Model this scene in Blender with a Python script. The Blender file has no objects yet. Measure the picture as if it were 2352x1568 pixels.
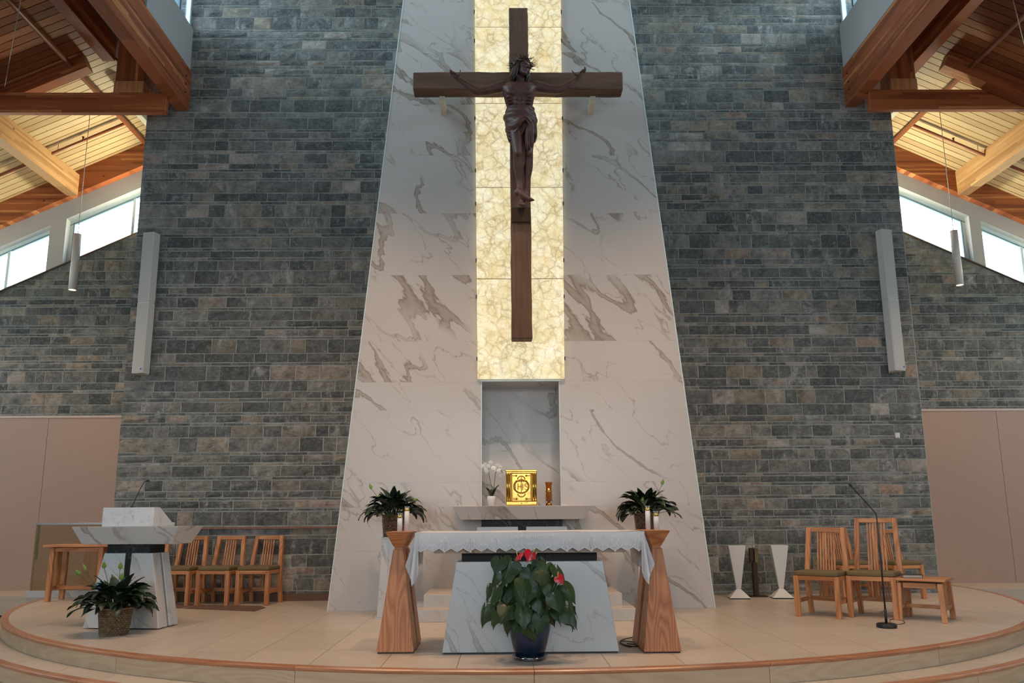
import bpy, bmesh, math, random
from mathutils import Vector, Matrix, Euler, noise

SC = bpy.context.scene
COL = SC.collection
PI = math.pi

# ------------------------------------------------------------------ camera
F_PX, PPX, PPY = 1800.0, 1176.0, 853.0
PITCH, YAW, ROLL = math.atan(337 / 1800.0), math.radians(0.7), math.radians(0.38)
CAM = Vector((-0.226, 0.0, 1.114))
_fw = Vector((math.sin(YAW) * math.cos(PITCH), math.cos(YAW) * math.cos(PITCH), math.sin(PITCH)))
_r0 = Vector((math.cos(YAW), -math.sin(YAW), 0.0))
_u0 = _r0.cross(_fw)
_r = _r0 * math.cos(ROLL) - _u0 * math.sin(ROLL)
_u = _r0 * math.sin(ROLL) + _u0 * math.cos(ROLL)
camd = bpy.data.cameras.new('camera')
camd.sensor_width = 36.0
camd.lens = F_PX * 36.0 / 2352.0
camd.shift_x = 0.0
camd.shift_y = (PPY - 784.0) / 2352.0
camd.clip_end = 200
cam = bpy.data.objects.new('camera', camd)
cam.matrix_world = Matrix(((_r.x, _u.x, -_fw.x, CAM.x), (_r.y, _u.y, -_fw.y, CAM.y), (_r.z, _u.z, -_fw.z, CAM.z), (0, 0, 0, 1)))
COL.objects.link(cam)
SC.camera = cam

def at(x, y, Y):
    """world point seen at pixel (x, y) of the photograph at depth Y"""
    d = _fw + _r * ((x - PPX) / F_PX) - _u * ((y - PPY) / F_PX)
    return CAM + d * (Y / d.y)

# ------------------------------------------------------------------ world, lights, exposure
SC.view_settings.view_transform = 'Standard'
SC.view_settings.look = 'None'
SC.view_settings.exposure = 1.0
SC.view_settings.gamma = 1.0
SC.view_settings.use_curve_mapping = False
w = bpy.data.worlds.new('sky')
SC.world = w
w.use_nodes = True
bg = w.node_tree.nodes['Background']
# overcast sky above, darker ground below the horizon
_nt = w.node_tree
_tc = _nt.nodes.new('ShaderNodeTexCoord'); _sx = _nt.nodes.new('ShaderNodeSeparateXYZ'); _rp = _nt.nodes.new('ShaderNodeValToRGB')
_nt.links.new(_tc.outputs['Generated'], _sx.inputs[0]); _nt.links.new(_sx.outputs['Z'], _rp.inputs[0]); _nt.links.new(_rp.outputs[0], bg.inputs['Color'])
_rp.color_ramp.elements[0].position = 0.0; _rp.color_ramp.elements[0].color = (0.13, 0.14, 0.12, 1)
_rp.color_ramp.elements[1].position = 0.04; _rp.color_ramp.elements[1].color = (0.68, 0.88, 1.0, 1)
bg.inputs['Strength'].default_value = 6.2

def area(name, loc, target, size, size_y, power, color, spread=180):
    l = bpy.data.lights.new(name, 'AREA')
    l.shape = 'RECTANGLE'
    l.size = size
    l.size_y = size_y
    l.energy = power
    l.color = color
    l.spread = math.radians(spread)
    o = bpy.data.objects.new(name, l)
    o.location = loc
    o.rotation_euler = (Vector(target) - Vector(loc)).to_track_quat('-Z', 'Y').to_euler()
    COL.objects.link(o)
    return o

def spot(name, loc, target, power, color, angle=70, blend=0.8, radius=0.1):
    l = bpy.data.lights.new(name, 'SPOT')
    l.energy = power
    l.color = color
    l.spot_size = math.radians(angle)
    l.spot_blend = blend
    l.shadow_soft_size = radius
    o = bpy.data.objects.new(name, l)
    o.location = loc
    o.rotation_euler = (Vector(target) - Vector(loc)).to_track_quat('-Z', 'Y').to_euler()
    COL.objects.link(o)
    return o

WARM = (1.0, 0.66, 0.42)
COOL = (0.72, 0.88, 1.0)
def portal(loc, target, size, size_y):
    o = area('window_portal', loc, target, size, size_y, 1.0, (1, 1, 1))
    o.data.cycles.is_portal = True
# openings through which the sky lights the room: lantern windows and the aisle clerestories
portal((-5.2, 6.8, 9.62), (5, 6.8, 9.62), 9.4, 1.6)
portal((5.3, 6.8, 9.62), (-5, 6.8, 9.62), 9.4, 1.6)
portal((-8.9, 14.12, 6.25), (-8.9, 0, 6.25), 4.6, 3.2)
portal((9.1, 14.12, 6.3), (9.1, 0, 6.3), 4.6, 3.2)
# daylight from the tall nave windows on both sides, behind the photographer's position
area('nave_window_left', (-11.4, -2.0, 3.2), (0, 8.0, 1.0), 7.0, 2.6, 110, COOL, 120)
area('nave_window_right', (11.4, -2.0, 3.2), (0, 8.0, 1.0), 7.0, 2.6, 110, COOL, 120)
area('nave_fill_rear', (0, -9.6, 3.2), (0, 8.0, 1.0), 11.0, 4.0, 42, (0.84, 0.93, 1.0), 76)  # cool fill added behind the camera to brighten altar front and stone
# yellowish uplights on the back of the main stone walls and on the aisle walls wash the far bay of the aisle ceilings
for s in (-1, 1):
    spot('cove_uplight', (s * 6.05, 13.78, 6.5), (s * 8.3, 12.6, 7.4), 200, (1.0, 0.97, 0.7), 110, 0.9, 0.15)
    spot('cove_uplight', (s * 11.2, 13.78, 5.0), (s * 9.0, 12.6, 7.2), 180, (1.0, 0.97, 0.7), 110, 0.9, 0.15)
    # tall side windows of the aisles, outside the frame
    area('aisle_window', (s * 11.4, 10.6, 3.6), (s * 7.0, 14.0, 3.4), 2.6, 3.2, 34, (0.6, 0.87, 1.0), 150)
# warm ceiling downlights over the sanctuary
for lx, ly, tx, ty, pw in ((-3.6, 6.6, -3.8, 9.2, 300), (-1.2, 5.6, -0.9, 8.2, 300), (1.2, 5.6, 0.9, 8.2, 300), (3.6, 6.6, 3.8, 9.2, 300),
                           (-8.6, 9.2, -8.0, 13.2, 230), (8.6, 9.2, 8.0, 13.2, 230)):
    spot('ceiling_downlight', (lx, ly, 8.7 if abs(lx) < 5 else 7.0), (tx, ty, 0), pw, WARM, 78, 0.7, 0.12)

# ------------------------------------------------------------------ helpers
def tag(o, label=None, cat=None, group=None, kind=None):
    if label: o['label'] = label
    if cat: o['category'] = cat
    if group: o['group'] = group
    if kind: o['kind'] = kind
    return o

def thing(name, label, cat, loc=(0, 0, 0), rz=0.0, group=None, kind=None):
    o = bpy.data.objects.new(name, None)
    o.empty_display_size = 0.1
    o.location = loc
    o.rotation_euler = (0, 0, rz)
    COL.objects.link(o)
    return tag(o, label, cat, group, kind)

def copy_tree(o, parent=None):
    c = o.copy()
    COL.objects.link(c)
    if parent is not None: c.parent = parent
    for ch in list(o.children): copy_tree(ch, c)
    return c

class MB:
    def __init__(s):
        s.v = []; s.f = []; s.smooth = []
    def add(s, vs, fs, smooth=False):
        b = len(s.v)
        s.v += [tuple(p) for p in vs]
        s.f += [tuple(i + b for i in f) for f in fs]
        s.smooth += [smooth] * len(fs)
        return s
    def box(s, x0, x1, y0, y1, z0, z1):
        return s.hexa([(x0, y0, z0), (x1, y0, z0), (x1, y1, z0), (x0, y1, z0)], [(x0, y0, z1), (x1, y0, z1), (x1, y1, z1), (x0, y1, z1)])
    def hexa(s, bot, top):
        """bot, top: 4 points each, counter-clockwise seen from above"""
        n = len(bot)
        fs = [tuple(reversed(range(n))), tuple(range(n, 2 * n))] + [(i, (i + 1) % n, n + (i + 1) % n, n + i) for i in range(n)]
        return s.add(list(bot) + list(top), fs)
    def frustum(s, cx, cy, z0, z1, wx0, wy0, wx1, wy1, cx1=None, cy1=None):
        cx1 = cx if cx1 is None else cx1
        cy1 = cy if cy1 is None else cy1
        q = lambda cx, cy, a, b, z: [(cx - a, cy - b, z), (cx + a, cy - b, z), (cx + a, cy + b, z), (cx - a, cy + b, z)]
        return s.hexa(q(cx, cy, wx0, wy0, z0), q(cx1, cy1, wx1, wy1, z1))
    def prism_xz(s, poly, y0, y1):
        """poly: (x, z) points counter-clockwise seen from -Y (x right, z up)"""
        n = len(poly)
        vs = [(x, y0, z) for x, z in poly] + [(x, y1, z) for x, z in poly]
        fs = [tuple(range(n)), tuple(reversed(range(n, 2 * n)))] + [((i + 1) % n, i, n + i, n + (i + 1) % n) for i in range(n)]
        return s.add(vs, fs)
    def prism_xy(s, poly, z0, z1):
        n = len(poly)
        return s.hexa([(x, y, z0) for x, y in poly], [(x, y, z1) for x, y in poly])
    def tube(s, pts, r, n=8, cap=True):
        pts = [Vector(p) for p in pts]
        rs = r if isinstance(r, (list, tuple)) else [r] * len(pts)
        vs = []; fs = []
        up = None
        for i, p in enumerate(pts):
            a = pts[max(i - 1, 0)]; b = pts[min(i + 1, len(pts) - 1)]
            t = (b - a).normalized()
            if up is None:
                up = Vector((0, 0, 1)) if abs(t.z) < 0.9 else Vector((1, 0, 0))
            u = t.cross(up)
            if u.length < 1e-6: u = t.orthogonal()
            u.normalize()
            w_ = u.cross(t).normalized()
            up = w_
            for k in range(n):
                an = 2 * PI * k / n
                vs.append(p + (u * math.cos(an) + w_ * math.sin(an)) * rs[i])
        for i in range(len(pts) - 1):
            for k in range(n):
                a = i * n + k; b = i * n + (k + 1) % n
                fs.append((a, a + n, b + n, b))
        if cap:
            fs.append(tuple(range(n)))
            fs.append(tuple(reversed(range((len(pts) - 1) * n, len(pts) * n))))
        return s.add(vs, fs, True)
    def lathe(s, prof, n=24, c=(0, 0, 0), cap0=True, cap1=True, smooth=True):
        vs = []; fs = []
        for r, z in prof:
            for k in range(n):
                an = 2 * PI * k / n
                vs.append((c[0] + r * math.cos(an), c[1] + r * math.sin(an), c[2] + z))
        for i in range(len(prof) - 1):
            for k in range(n):
                a = i * n + k; b = i * n + (k + 1) % n
                fs.append((a, b, b + n, a + n))
        s.add(vs, fs, smooth)
        base = len(s.v) - len(vs)
        if cap0:
            s.f.append(tuple(base + k for k in reversed(range(n)))); s.smooth.append(False)
        if cap1:
            s.f.append(tuple(base + (len(prof) - 1) * n + k for k in range(n))); s.smooth.append(False)
        return s
    def ball(s, c, rx, ry=None, rz=None, n=12, m=8):
        ry = rx if ry is None else ry
        rz = rx if rz is None else rz
        vs = [(c[0], c[1], c[2] - rz)]
        for i in range(1, m):
            a = -PI / 2 + PI * i / m
            for k in range(n):
                b = 2 * PI * k / n
                vs.append((c[0] + rx * math.cos(a) * math.cos(b), c[1] + ry * math.cos(a) * math.sin(b), c[2] + rz * math.sin(a)))
        vs.append((c[0], c[1], c[2] + rz))
        fs = [(0, 1 + (k + 1) % n, 1 + k) for k in range(n)]
        for i in range(m - 2):
            for k in range(n):
                a = 1 + i * n + k; b = 1 + i * n + (k + 1) % n
                fs.append((a, b, b + n, a + n))
        l = len(vs) - 1
        fs += [(l, l - n + k, l - n + (k + 1) % n) for k in range(n)]
        return s.add(vs, fs, True)
    def grid(s, fn, nu, nv, smooth=True):
        """fn(i/nu, j/nv) -> point"""
        vs = [fn(i / nu, j / nv) for j in range(nv + 1) for i in range(nu + 1)]
        fs = [(j * (nu + 1) + i, j * (nu + 1) + i + 1, (j + 1) * (nu + 1) + i + 1, (j + 1) * (nu + 1) + i) for j in range(nv) for i in range(nu)]
        return s.add(vs, fs, smooth)
    def mesh(s, name, mat=None, bevel=0.0, seg=1):
        me = bpy.data.meshes.new(name)
        me.from_pydata(s.v, [], s.f)
        me.polygons.foreach_set('use_smooth', s.smooth)
        if bevel > 0:
            bm = bmesh.new(); bm.from_mesh(me)
            bmesh.ops.bevel(bm, geom=[e for e in bm.edges if e.is_manifold and e.calc_face_angle(0) > 0.5], offset=bevel, segments=seg, affect='EDGES', profile=0.6, clamp_overlap=True)
            bm.to_mesh(me); bm.free()
        if mat is not None: me.materials.append(mat)
        me.update()
        return me
    def build(s, name, mat=None, parent=None, bevel=0.0, seg=1, loc=None):
        return link(name, s.mesh(name, mat, bevel, seg), parent, loc)

def link(name, data, parent=None, loc=None, rot=None, scale=None):
    o = bpy.data.objects.new(name, data)
    if parent is not None: o.parent = parent
    if loc is not None: o.location = loc
    if rot is not None: o.rotation_euler = rot
    if scale is not None: o.scale = scale
    COL.objects.link(o)
    return o

def clip_half(poly, f):
    """keep the part of a 2-D polygon where f(p) >= 0 (f linear)"""
    out = []
    for i in range(len(poly)):
        a = poly[i]; b = poly[(i + 1) % len(poly)]
        fa, fb = f(a), f(b)
        if fa >= 0: out.append(a)
        if (fa >= 0) != (fb >= 0):
            t = fa / (fa - fb)
            out.append((a[0] + (b[0] - a[0]) * t, a[1] + (b[1] - a[1]) * t))
    return out

def clip_circle(poly, cx, cy, R, n=96):
    for k in range(n):
        an = 2 * PI * (k + 0.5) / n
        nx, ny = math.cos(an), math.sin(an)
        if max(nx * (p[0] - cx) + ny * (p[1] - cy) for p in poly) <= R: continue
        poly = clip_half(poly, lambda p: R - (nx * (p[0] - cx) + ny * (p[1] - cy)))
        if len(poly) < 3: return []
    return poly

# ------------------------------------------------------------------ materials
class G:
    def __init__(s, name):
        s.m = bpy.data.materials.new(name); s.m.use_nodes = True
        s.t = s.m.node_tree; s.b = s.t.nodes['Principled BSDF']; s.o = s.t.nodes['Material Output']
    def n(s, typ, ins=None, **props):
        nd = s.t.nodes.new('ShaderNode' + typ)
        for k, v in props.items(): setattr(nd, k, v)
        for k, v in (ins or {}).items(): s.set(nd.inputs[k], v)
        return nd
    def set(s, sock, v):
        if isinstance(v, bpy.types.NodeSocket): s.t.links.new(v, sock)
        elif isinstance(v, bpy.types.Node): s.t.links.new(v.outputs[0], sock)
        else: sock.default_value = v
    def math(s, op, a, b=0.0, c=None, clamp=False):
        nd = s.n('Math', {0: a, 1: b}, operation=op, use_clamp=clamp)
        if c is not None: s.set(nd.inputs[2], c)
        return nd.outputs[0]
    def ramp(s, fac, stops, interp='LINEAR'):
        nd = s.n('ValToRGB', {0: fac})
        cr = nd.color_ramp; cr.interpolation = interp
        while len(cr.elements) < len(stops): cr.elements.new(0.5)
        for e, (p, c) in zip(cr.elements, stops):
            e.position = p; e.color = (c[0], c[1], c[2], 1) if not isinstance(c, (int, float)) else (c, c, c, 1)
        return nd.outputs[0]
    def mix(s, fac, a, b, blend='MIX'):
        nd = s.n('Mix', {}, data_type='RGBA', blend_type=blend)
        s.set(nd.inputs[0], fac)
        for sock, v in ((nd.inputs[6], a), (nd.inputs[7], b)):
            s.set(sock, (v[0], v[1], v[2], 1) if isinstance(v, (tuple, list)) else v)
        return nd.outputs[2]
    def noise(s, vec, scale, detail=4, rough=0.55, dist=0.0, out='Fac'):
        nd = s.n('TexNoise', {'Scale': scale, 'Detail': detail, 'Roughness': rough, 'Distortion': dist})
        if vec is not None: s.set(nd.inputs['Vector'], vec)
        return nd.outputs[out]
    def mapping(s, vec, loc=(0, 0, 0), rot=(0, 0, 0), scale=(1, 1, 1)):
        return s.n('Mapping', {'Vector': vec, 'Location': loc, 'Rotation': rot, 'Scale': scale}).outputs[0]
    def bump(s, h, strength=0.3, dist=0.01):
        s.set(s.b.inputs['Normal'], s.n('Bump', {'Height': h, 'Strength': strength, 'Distance': dist}).outputs[0])
    def obj(s): return s.n('TexCoord').outputs['Object']
    def pos(s): return s.n('NewGeometry').outputs['Position']
    def rnd(s): return s.n('ObjectInfo').outputs['Random']
    def isl(s): return s.n('NewGeometry').outputs['Random Per Island']
    def out(s, color=None, rough=0.5, metal=0.0, spec=None):
        if color is not None: s.set(s.b.inputs['Base Color'], (color[0], color[1], color[2], 1) if isinstance(color, tuple) else color)
        s.set(s.b.inputs['Roughness'], rough)
        s.b.inputs['Metallic'].default_value = metal
        if spec is not None: s.b.inputs['Specular IOR Level'].default_value = spec
        return s.m

def plain(name, col, rough=0.5, metal=0.0, var=0.06, scale=30.0, spec=None):
    g = G(name)
    f = g.noise(g.obj(), scale, 3)
    c = g.mix(f, tuple(v * (1 - var) for v in col), tuple(min(1, v * (1 + var)) for v in col))
    return g.out(c, rough, metal, spec)

def wood(name, dark, light, axis='z', rough=0.45, ring=14.0):
    """plain-sawn timber, grain running along the given local axis"""
    g = G(name)
    co = g.obj()
    off = g.math('MULTIPLY', g.rnd(), 37.0)
    v = g.n('VectorMath', {0: co, 1: g.n('CombineXYZ', {0: off, 1: off, 2: off}).outputs[0]}, operation='ADD').outputs[0]
    sc = {'x': (0.12, 1, 1), 'y': (1, 0.12, 1), 'z': (1, 1, 0.12)}[axis]
    m = g.mapping(v, scale=sc)
    n1 = g.noise(m, 3.2, 2, 0.5)
    rings = g.math('FRACT', g.math('MULTIPLY', n1, ring))
    rings = g.math('PINGPONG', rings, 0.5)
    rings = g.math('MULTIPLY', rings, 2.0)
    sc2 = {'x': (0.03, 1, 1), 'y': (1, 0.03, 1), 'z': (1, 1, 0.03)}[axis]
    n2 = g.noise(g.mapping(v, scale=sc2), 160.0, 3, 0.6)
    f = g.math('ADD', g.math('MULTIPLY', rings, 0.55), g.math('MULTIPLY', n2, 0.5))
    f = g.math('ADD', f, g.math('MULTIPLY', g.math('SUBTRACT', g.rnd(), 0.5), 0.25), clamp=True)
    c = g.ramp(f, [(0.1, dark), (0.5, tuple((a + b) / 2 for a, b in zip(dark, light))), (0.9, light)])
    g.bump(n2, 0.12, 0.002)
    return g.out(c, rough)

def glulam(name, dark, mid, light, axis='x', layer='z', th=0.04, rough=0.4):
    """laminated timber: thin layers of varied tone, grain along axis, darker knots"""
    g = G(name)
    co = g.obj()
    sep = g.n('SeparateXYZ', {0: co})
    lz = g.math('FLOOR', g.math('DIVIDE', sep.outputs['XYZ'.index(layer.upper())], th))
    ax = sep.outputs['XYZ'.index(axis.upper())]
    # boards inside a layer are finger-jointed end to end
    lr = g.n('TexWhiteNoise', {'W': lz}, noise_dimensions='1D').outputs['Value']
    bx = g.math('FLOOR', g.math('ADD', g.math('DIVIDE', ax, 1.7), g.math('MULTIPLY', lr, 9.0)))
    wn = g.n('TexWhiteNoise', {'Vector': g.n('CombineXYZ', {0: lz, 1: bx, 2: g.math('MULTIPLY', g.rnd(), 9.0)}).outputs[0]}, noise_dimensions='3D').outputs['Value']
    sc = {'x': (0.06, 1, 1), 'y': (1, 0.06, 1), 'z': (1, 1, 0.06)}[axis]
    gr = g.noise(g.mapping(co, scale=sc), 38.0, 4, 0.6)
    f = g.math('ADD', g.math('MULTIPLY', wn, 0.6), g.math('MULTIPLY', gr, 0.42))
    c = g.ramp(f, [(0.15, dark), (0.5, mid), (0.7, mid), (0.86, light)])
    kn = g.n('TexVoronoi', {'Vector': g.mapping(co, scale=tuple(1.0 if k != 'xyz'.index(axis) else 0.7 for k in range(3))), 'Scale': 3.2}).outputs['Distance']
    k = g.ramp(kn, [(0.03, 1.0), (0.07, 0.0)])
    c = g.mix(k, c, tuple(v * 0.35 for v in dark))
    g.bump(gr, 0.1, 0.003)
    return g.out(c, rough)

def marble(name, base, vein, soft, rough=0.22, scale=1.0, amount=1.0, obj_random=True):
    """pale marble with broad diagonal veins falling to the right, hair veins and soft clouds"""
    g = G(name)
    co = g.obj()
    if obj_random:
        off = g.math('MULTIPLY', g.rnd(), 53.0)
        co = g.n('VectorMath', {0: co, 1: g.n('CombineXYZ', {0: off, 1: 0.0, 2: off}).outputs[0]}, operation='ADD').outputs[0]
    co = g.n('VectorRotate', {'Vector': co, 'Axis': (0, 1, 0), 'Angle': math.radians(-48)}, rotation_type='AXIS_ANGLE').outputs[0]
    r = g.mapping(co, scale=(0.34 * scale, 1.0 * scale, 1.0 * scale))
    wv = g.n('VectorMath', {0: g.noise(r, 1.8, 5, 0.6, out='Color'), 1: (0.5, 0.5, 0.5)}, operation='SUBTRACT').outputs[0]
    r2 = g.n('VectorMath', {0: r, 1: g.n('VectorMath', {0: wv, 'Scale': 0.5}, operation='SCALE').outputs[0]}, operation='ADD').outputs[0]
    a = g.math('ABSOLUTE', g.math('SUBTRACT', g.noise(r2, 1.4, 1, 0.4), 0.5))
    b = g.math('ABSOLUTE', g.math('SUBTRACT', g.noise(g.mapping(r2, loc=(7, 3, 5)), 2.0, 2, 0.5), 0.5))
    mask = g.ramp(g.noise(g.mapping(r, loc=(3, 8, 1)), 1.3, 2, 0.5), [(0.44, 0.0), (0.56, 1.0)])
    edge = g.noise(r2, 12.0, 3, 0.6)
    aw = g.math('ADD', a, g.math('MULTIPLY', g.math('SUBTRACT', edge, 0.5), 0.014))
    big = g.math('MULTIPLY', g.ramp(aw, [(0.0, 0.75), (0.014, 1.0), (0.02, 0.0)]), mask)
    rim = g.math('MULTIPLY', g.ramp(g.math('ABSOLUTE', g.math('SUBTRACT', aw, 0.014)), [(0.0, 1.0), (0.005, 0.0)]), mask)
    thin = g.math('MULTIPLY', g.ramp(b, [(0.0, 1.0), (0.009, 0.0)]), g.ramp(g.noise(g.mapping(r, loc=(1, 2, 9)), 2.2, 2, 0.5), [(0.36, 0.0), (0.54, 0.85)]))
    cloud = g.ramp(g.noise(r2, 1.3, 4, 0.6), [(0.35, 0.0), (0.8, 1.0)])
    c = g.mix(g.math('MULTIPLY', cloud, 0.45), base, soft)
    c = g.mix(g.math('MULTIPLY', thin, 0.8 * amount), c, vein)
    c = g.mix(g.math('MULTIPLY', big, 0.72 * amount), c, vein)
    c = g.mix(g.math('MULTIPLY', rim, 0.5 * amount), c, tuple(v * 0.55 for v in vein))
    return g.out(c, rough)

M = {}
# dark ashlar
g = G('ashlar_stone')
p = g.pos()
rr = g.math('FRACT', g.math('ADD', g.math('MULTIPLY', g.rnd(), 7.31), g.math('MULTIPLY', g.isl(), 3.17)))
tone = g.ramp(rr, [(0.0, (0.129, 0.144, 0.142)), (0.3, (0.213, 0.228, 0.217)), (0.55, (0.304, 0.312, 0.290)), (0.76, (0.413, 0.407, 0.370)), (0.87, (0.401, 0.366, 0.295)), (0.94, (0.517, 0.421, 0.307)), (0.97, (0.672, 0.634, 0.580)), (1.0, (0.569, 0.397, 0.290))])
n1 = g.noise(p, 5.0, 5, 0.68, 0.4)
n2 = g.noise(g.mapping(p, scale=(0.75, 1.0, 1.1)), 24.0, 7, 0.78, 0.8)
n3 = g.noise(g.mapping(p, scale=(1.0, 1.0, 0.45)), 6.5, 4, 0.7, 0.6)
tone = g.mix(g.ramp(n1, [(0.34, 0.0), (0.62, 1.0)]), g.mix(0.64, tone, (0.05, 0.06, 0.062)), tone)
fleck = g.ramp(n2, [(0.5, 0.0), (0.64, 1.0)])
tone = g.mix(g.math('MULTIPLY', fleck, 0.36), tone, (0.5, 0.52, 0.51))
pits = g.ramp(n2, [(0.36, 1.0), (0.46, 0.0)])
tone = g.mix(g.math('MULTIPLY', pits, 0.45), tone, (0.03, 0.034, 0.034))
# whitish lime bloom on some of the stones
own = g.ramp(g.math('FRACT', g.math('MULTIPLY', rr, 13.7)), [(0.45, 0.25), (0.8, 1.0)])
patch = g.math('MULTIPLY', g.ramp(n3, [(0.52, 0.0), (0.68, 1.0)]), own)
tone = g.mix(g.math('MULTIPLY', patch, g.math('ADD', 0.42, g.math('MULTIPLY', fleck, 0.5))), tone, (0.74, 0.75, 0.73))
g.bump(g.math('ADD', g.math('MULTIPLY', n2, 0.8), g.math('MULTIPLY', n1, 0.8)), 1.0, 0.045)
M['stone'] = g.out(tone, 0.7)
M['mortar'] = plain('lime_mortar', (0.38, 0.395, 0.37), 0.9, var=0.2, scale=9)
M['marble'] = marble('veined_marble', (0.54, 0.51, 0.485), (0.27, 0.222, 0.172), (0.485, 0.455, 0.43))
M['marble_grey'] = marble('pale_grey_marble', (0.55, 0.55, 0.545), (0.31, 0.275, 0.235), (0.49, 0.495, 0.5), scale=1.25, amount=0.8)
g = G('speckled_marble')
p = g.obj()
nn = g.noise(p, 26.0, 5, 0.7, 0.4)
mm = g.noise(p, 7.0, 4, 0.6)
c = g.mix(g.ramp(mm, [(0.3, 0.0), (0.7, 1.0)]), (0.6, 0.61, 0.63), (0.7, 0.7, 0.7))
c = g.mix(g.math('MULTIPLY', g.ramp(nn, [(0.56, 0.0), (0.66, 1.0)]), g.ramp(mm, [(0.35, 1.0), (0.6, 0.2)])), c, (0.3, 0.31, 0.34))
M['marble_speck'] = g.out(c, 0.3)
g = G('black_marble')
p = g.obj()
wv = g.noise(p, 2.0, 4, 0.6, 1.2)
c = g.mix(g.ramp(g.math('ABSOLUTE', g.math('SUBTRACT', wv, 0.5)), [(0.0, 0.6), (0.01, 0.0)]), (0.008, 0.008, 0.009), (0.1, 0.1, 0.1))
M['black_marble'] = g.out(c, 0.4, 0.0, 0.25)
# back-lit onyx: an emitting stone sheet
g = G('backlit_onyx')
co = g.obj()
off = g.math('MULTIPLY', g.rnd(), 29.0)
co = g.n('VectorMath', {0: co, 1: g.n('CombineXYZ', {0: off, 1: 0.0, 2: off}).outputs[0]}, operation='ADD').outputs[0]
wv = g.n('VectorMath', {0: g.noise(co, 4.5, 5, 0.65, out='Color'), 1: (0.5, 0.5, 0.5)}, operation='SUBTRACT').outputs[0]
co2 = g.n('VectorMath', {0: co, 1: g.n('VectorMath', {0: wv, 'Scale': 0.2}, operation='SCALE').outputs[0]}, operation='ADD').outputs[0]
v1 = g.n('TexVoronoi', {'Vector': co2, 'Scale': 7.0}, feature='DISTANCE_TO_EDGE').outputs['Distance']
v2 = g.n('TexVoronoi', {'Vector': co2, 'Scale': 17.0}, feature='DISTANCE_TO_EDGE').outputs['Distance']
lines = g.math('ABSOLUTE', g.math('SUBTRACT', g.noise(co2, 3.0, 3, 0.6), 0.5))
crack = g.ramp(v1, [(0.0, 1.0), (0.03, 0.5), (0.12, 0.12), (0.3, 0.0)])
crack2 = g.ramp(v2, [(0.0, 0.7), (0.05, 0.3), (0.2, 0.0)])
presence = g.ramp(g.noise(co, 3.6, 3, 0.6), [(0.34, 0.3), (0.6, 1.0)])
cl = g.noise(co2, 3.4, 5, 0.65)
c = g.ramp(cl, [(0.25, (0.66, 0.56, 0.3)), (0.42, (0.86, 0.77, 0.47)), (0.54, (0.93, 0.87, 0.62)), (0.75, (1.0, 0.98, 0.83))])
am = g.ramp(g.noise(g.mapping(co2, loc=(4, 4, 4)), 2.2, 4, 0.65), [(0.55, 0.0), (0.72, 1.0)])
c = g.mix(g.math('MULTIPLY', am, 0.6), c, (0.8, 0.52, 0.16))
c = g.mix(g.math('MULTIPLY', g.math('MULTIPLY', crack2, presence), 0.75), c, (0.44, 0.32, 0.14))
c = g.mix(g.math('MULTIPLY', g.math('MULTIPLY', crack, presence), 0.9), c, (0.36, 0.25, 0.11))
c = g.mix(g.math('MULTIPLY', g.ramp(lines, [(0.0, 0.8), (0.012, 0.0)]), 0.45), c, (0.5, 0.34, 0.13))
g.set(g.b.inputs['Emission Color'], c)
g.b.inputs['Emission Strength'].default_value = 0.48
M['onyx'] = g.out((0.25, 0.2, 0.1), 0.25)
# floor tile
g = G('beige_floor_tile')
n1 = g.noise(g.pos(), 1.3, 4, 0.6)
f = g.math('ADD', g.math('MULTIPLY', n1, 0.8), g.math('MULTIPLY', g.rnd(), 0.25))
c = g.ramp(f, [(0.2, (0.5, 0.42, 0.34)), (0.8, (0.6, 0.51, 0.42))])
M['tile'] = g.out(c, g.ramp(g.noise(g.pos(), 6.0, 3), [(0.3, 0.34), (0.7, 0.42)]))
M['grout'] = plain('tile_grout', (0.2, 0.165, 0.135), 0.85)
M['oak_nose'] = wood('red_oak_nosing', (0.36, 0.14, 0.07), (0.52, 0.25, 0.13), 'x', 0.28)
M['oak_riser'] = wood('pale_oak_riser', (0.47, 0.335, 0.205), (0.6, 0.45, 0.3), 'x', 0.4)
for a in 'xyz':
    M['oak_' + a] = wood('red_oak_' + a, (0.36, 0.13, 0.047), (0.62, 0.29, 0.125), a, 0.44)
    M['ped_' + a] = wood('pedestal_oak_' + a, (0.33, 0.1, 0.033), (0.6, 0.255, 0.1), a, 0.42, 26)
for a, l in (('x', 'z'), ('y', 'z'), ('z', 'x')):
    M['glu_' + a] = glulam('red_glulam_' + a, (0.17, 0.042, 0.013), (0.36, 0.1, 0.032), (0.64, 0.29, 0.11), a, l)
M['glu_pale'] = glulam('honey_glulam', (0.29, 0.14, 0.055), (0.44, 0.24, 0.1), (0.58, 0.35, 0.16), 'y', 'z')
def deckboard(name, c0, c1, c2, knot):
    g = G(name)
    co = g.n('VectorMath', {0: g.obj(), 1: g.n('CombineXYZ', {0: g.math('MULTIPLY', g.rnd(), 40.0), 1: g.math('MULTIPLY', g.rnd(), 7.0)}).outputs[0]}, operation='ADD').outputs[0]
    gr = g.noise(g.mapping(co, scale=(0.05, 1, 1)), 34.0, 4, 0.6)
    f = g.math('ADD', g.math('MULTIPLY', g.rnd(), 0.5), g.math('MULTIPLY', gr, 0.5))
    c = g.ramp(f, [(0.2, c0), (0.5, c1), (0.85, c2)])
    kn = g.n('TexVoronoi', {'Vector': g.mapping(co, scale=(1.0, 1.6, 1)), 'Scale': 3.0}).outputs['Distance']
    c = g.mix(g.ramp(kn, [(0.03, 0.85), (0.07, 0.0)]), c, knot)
    return g.out(c, 0.45)
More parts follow.
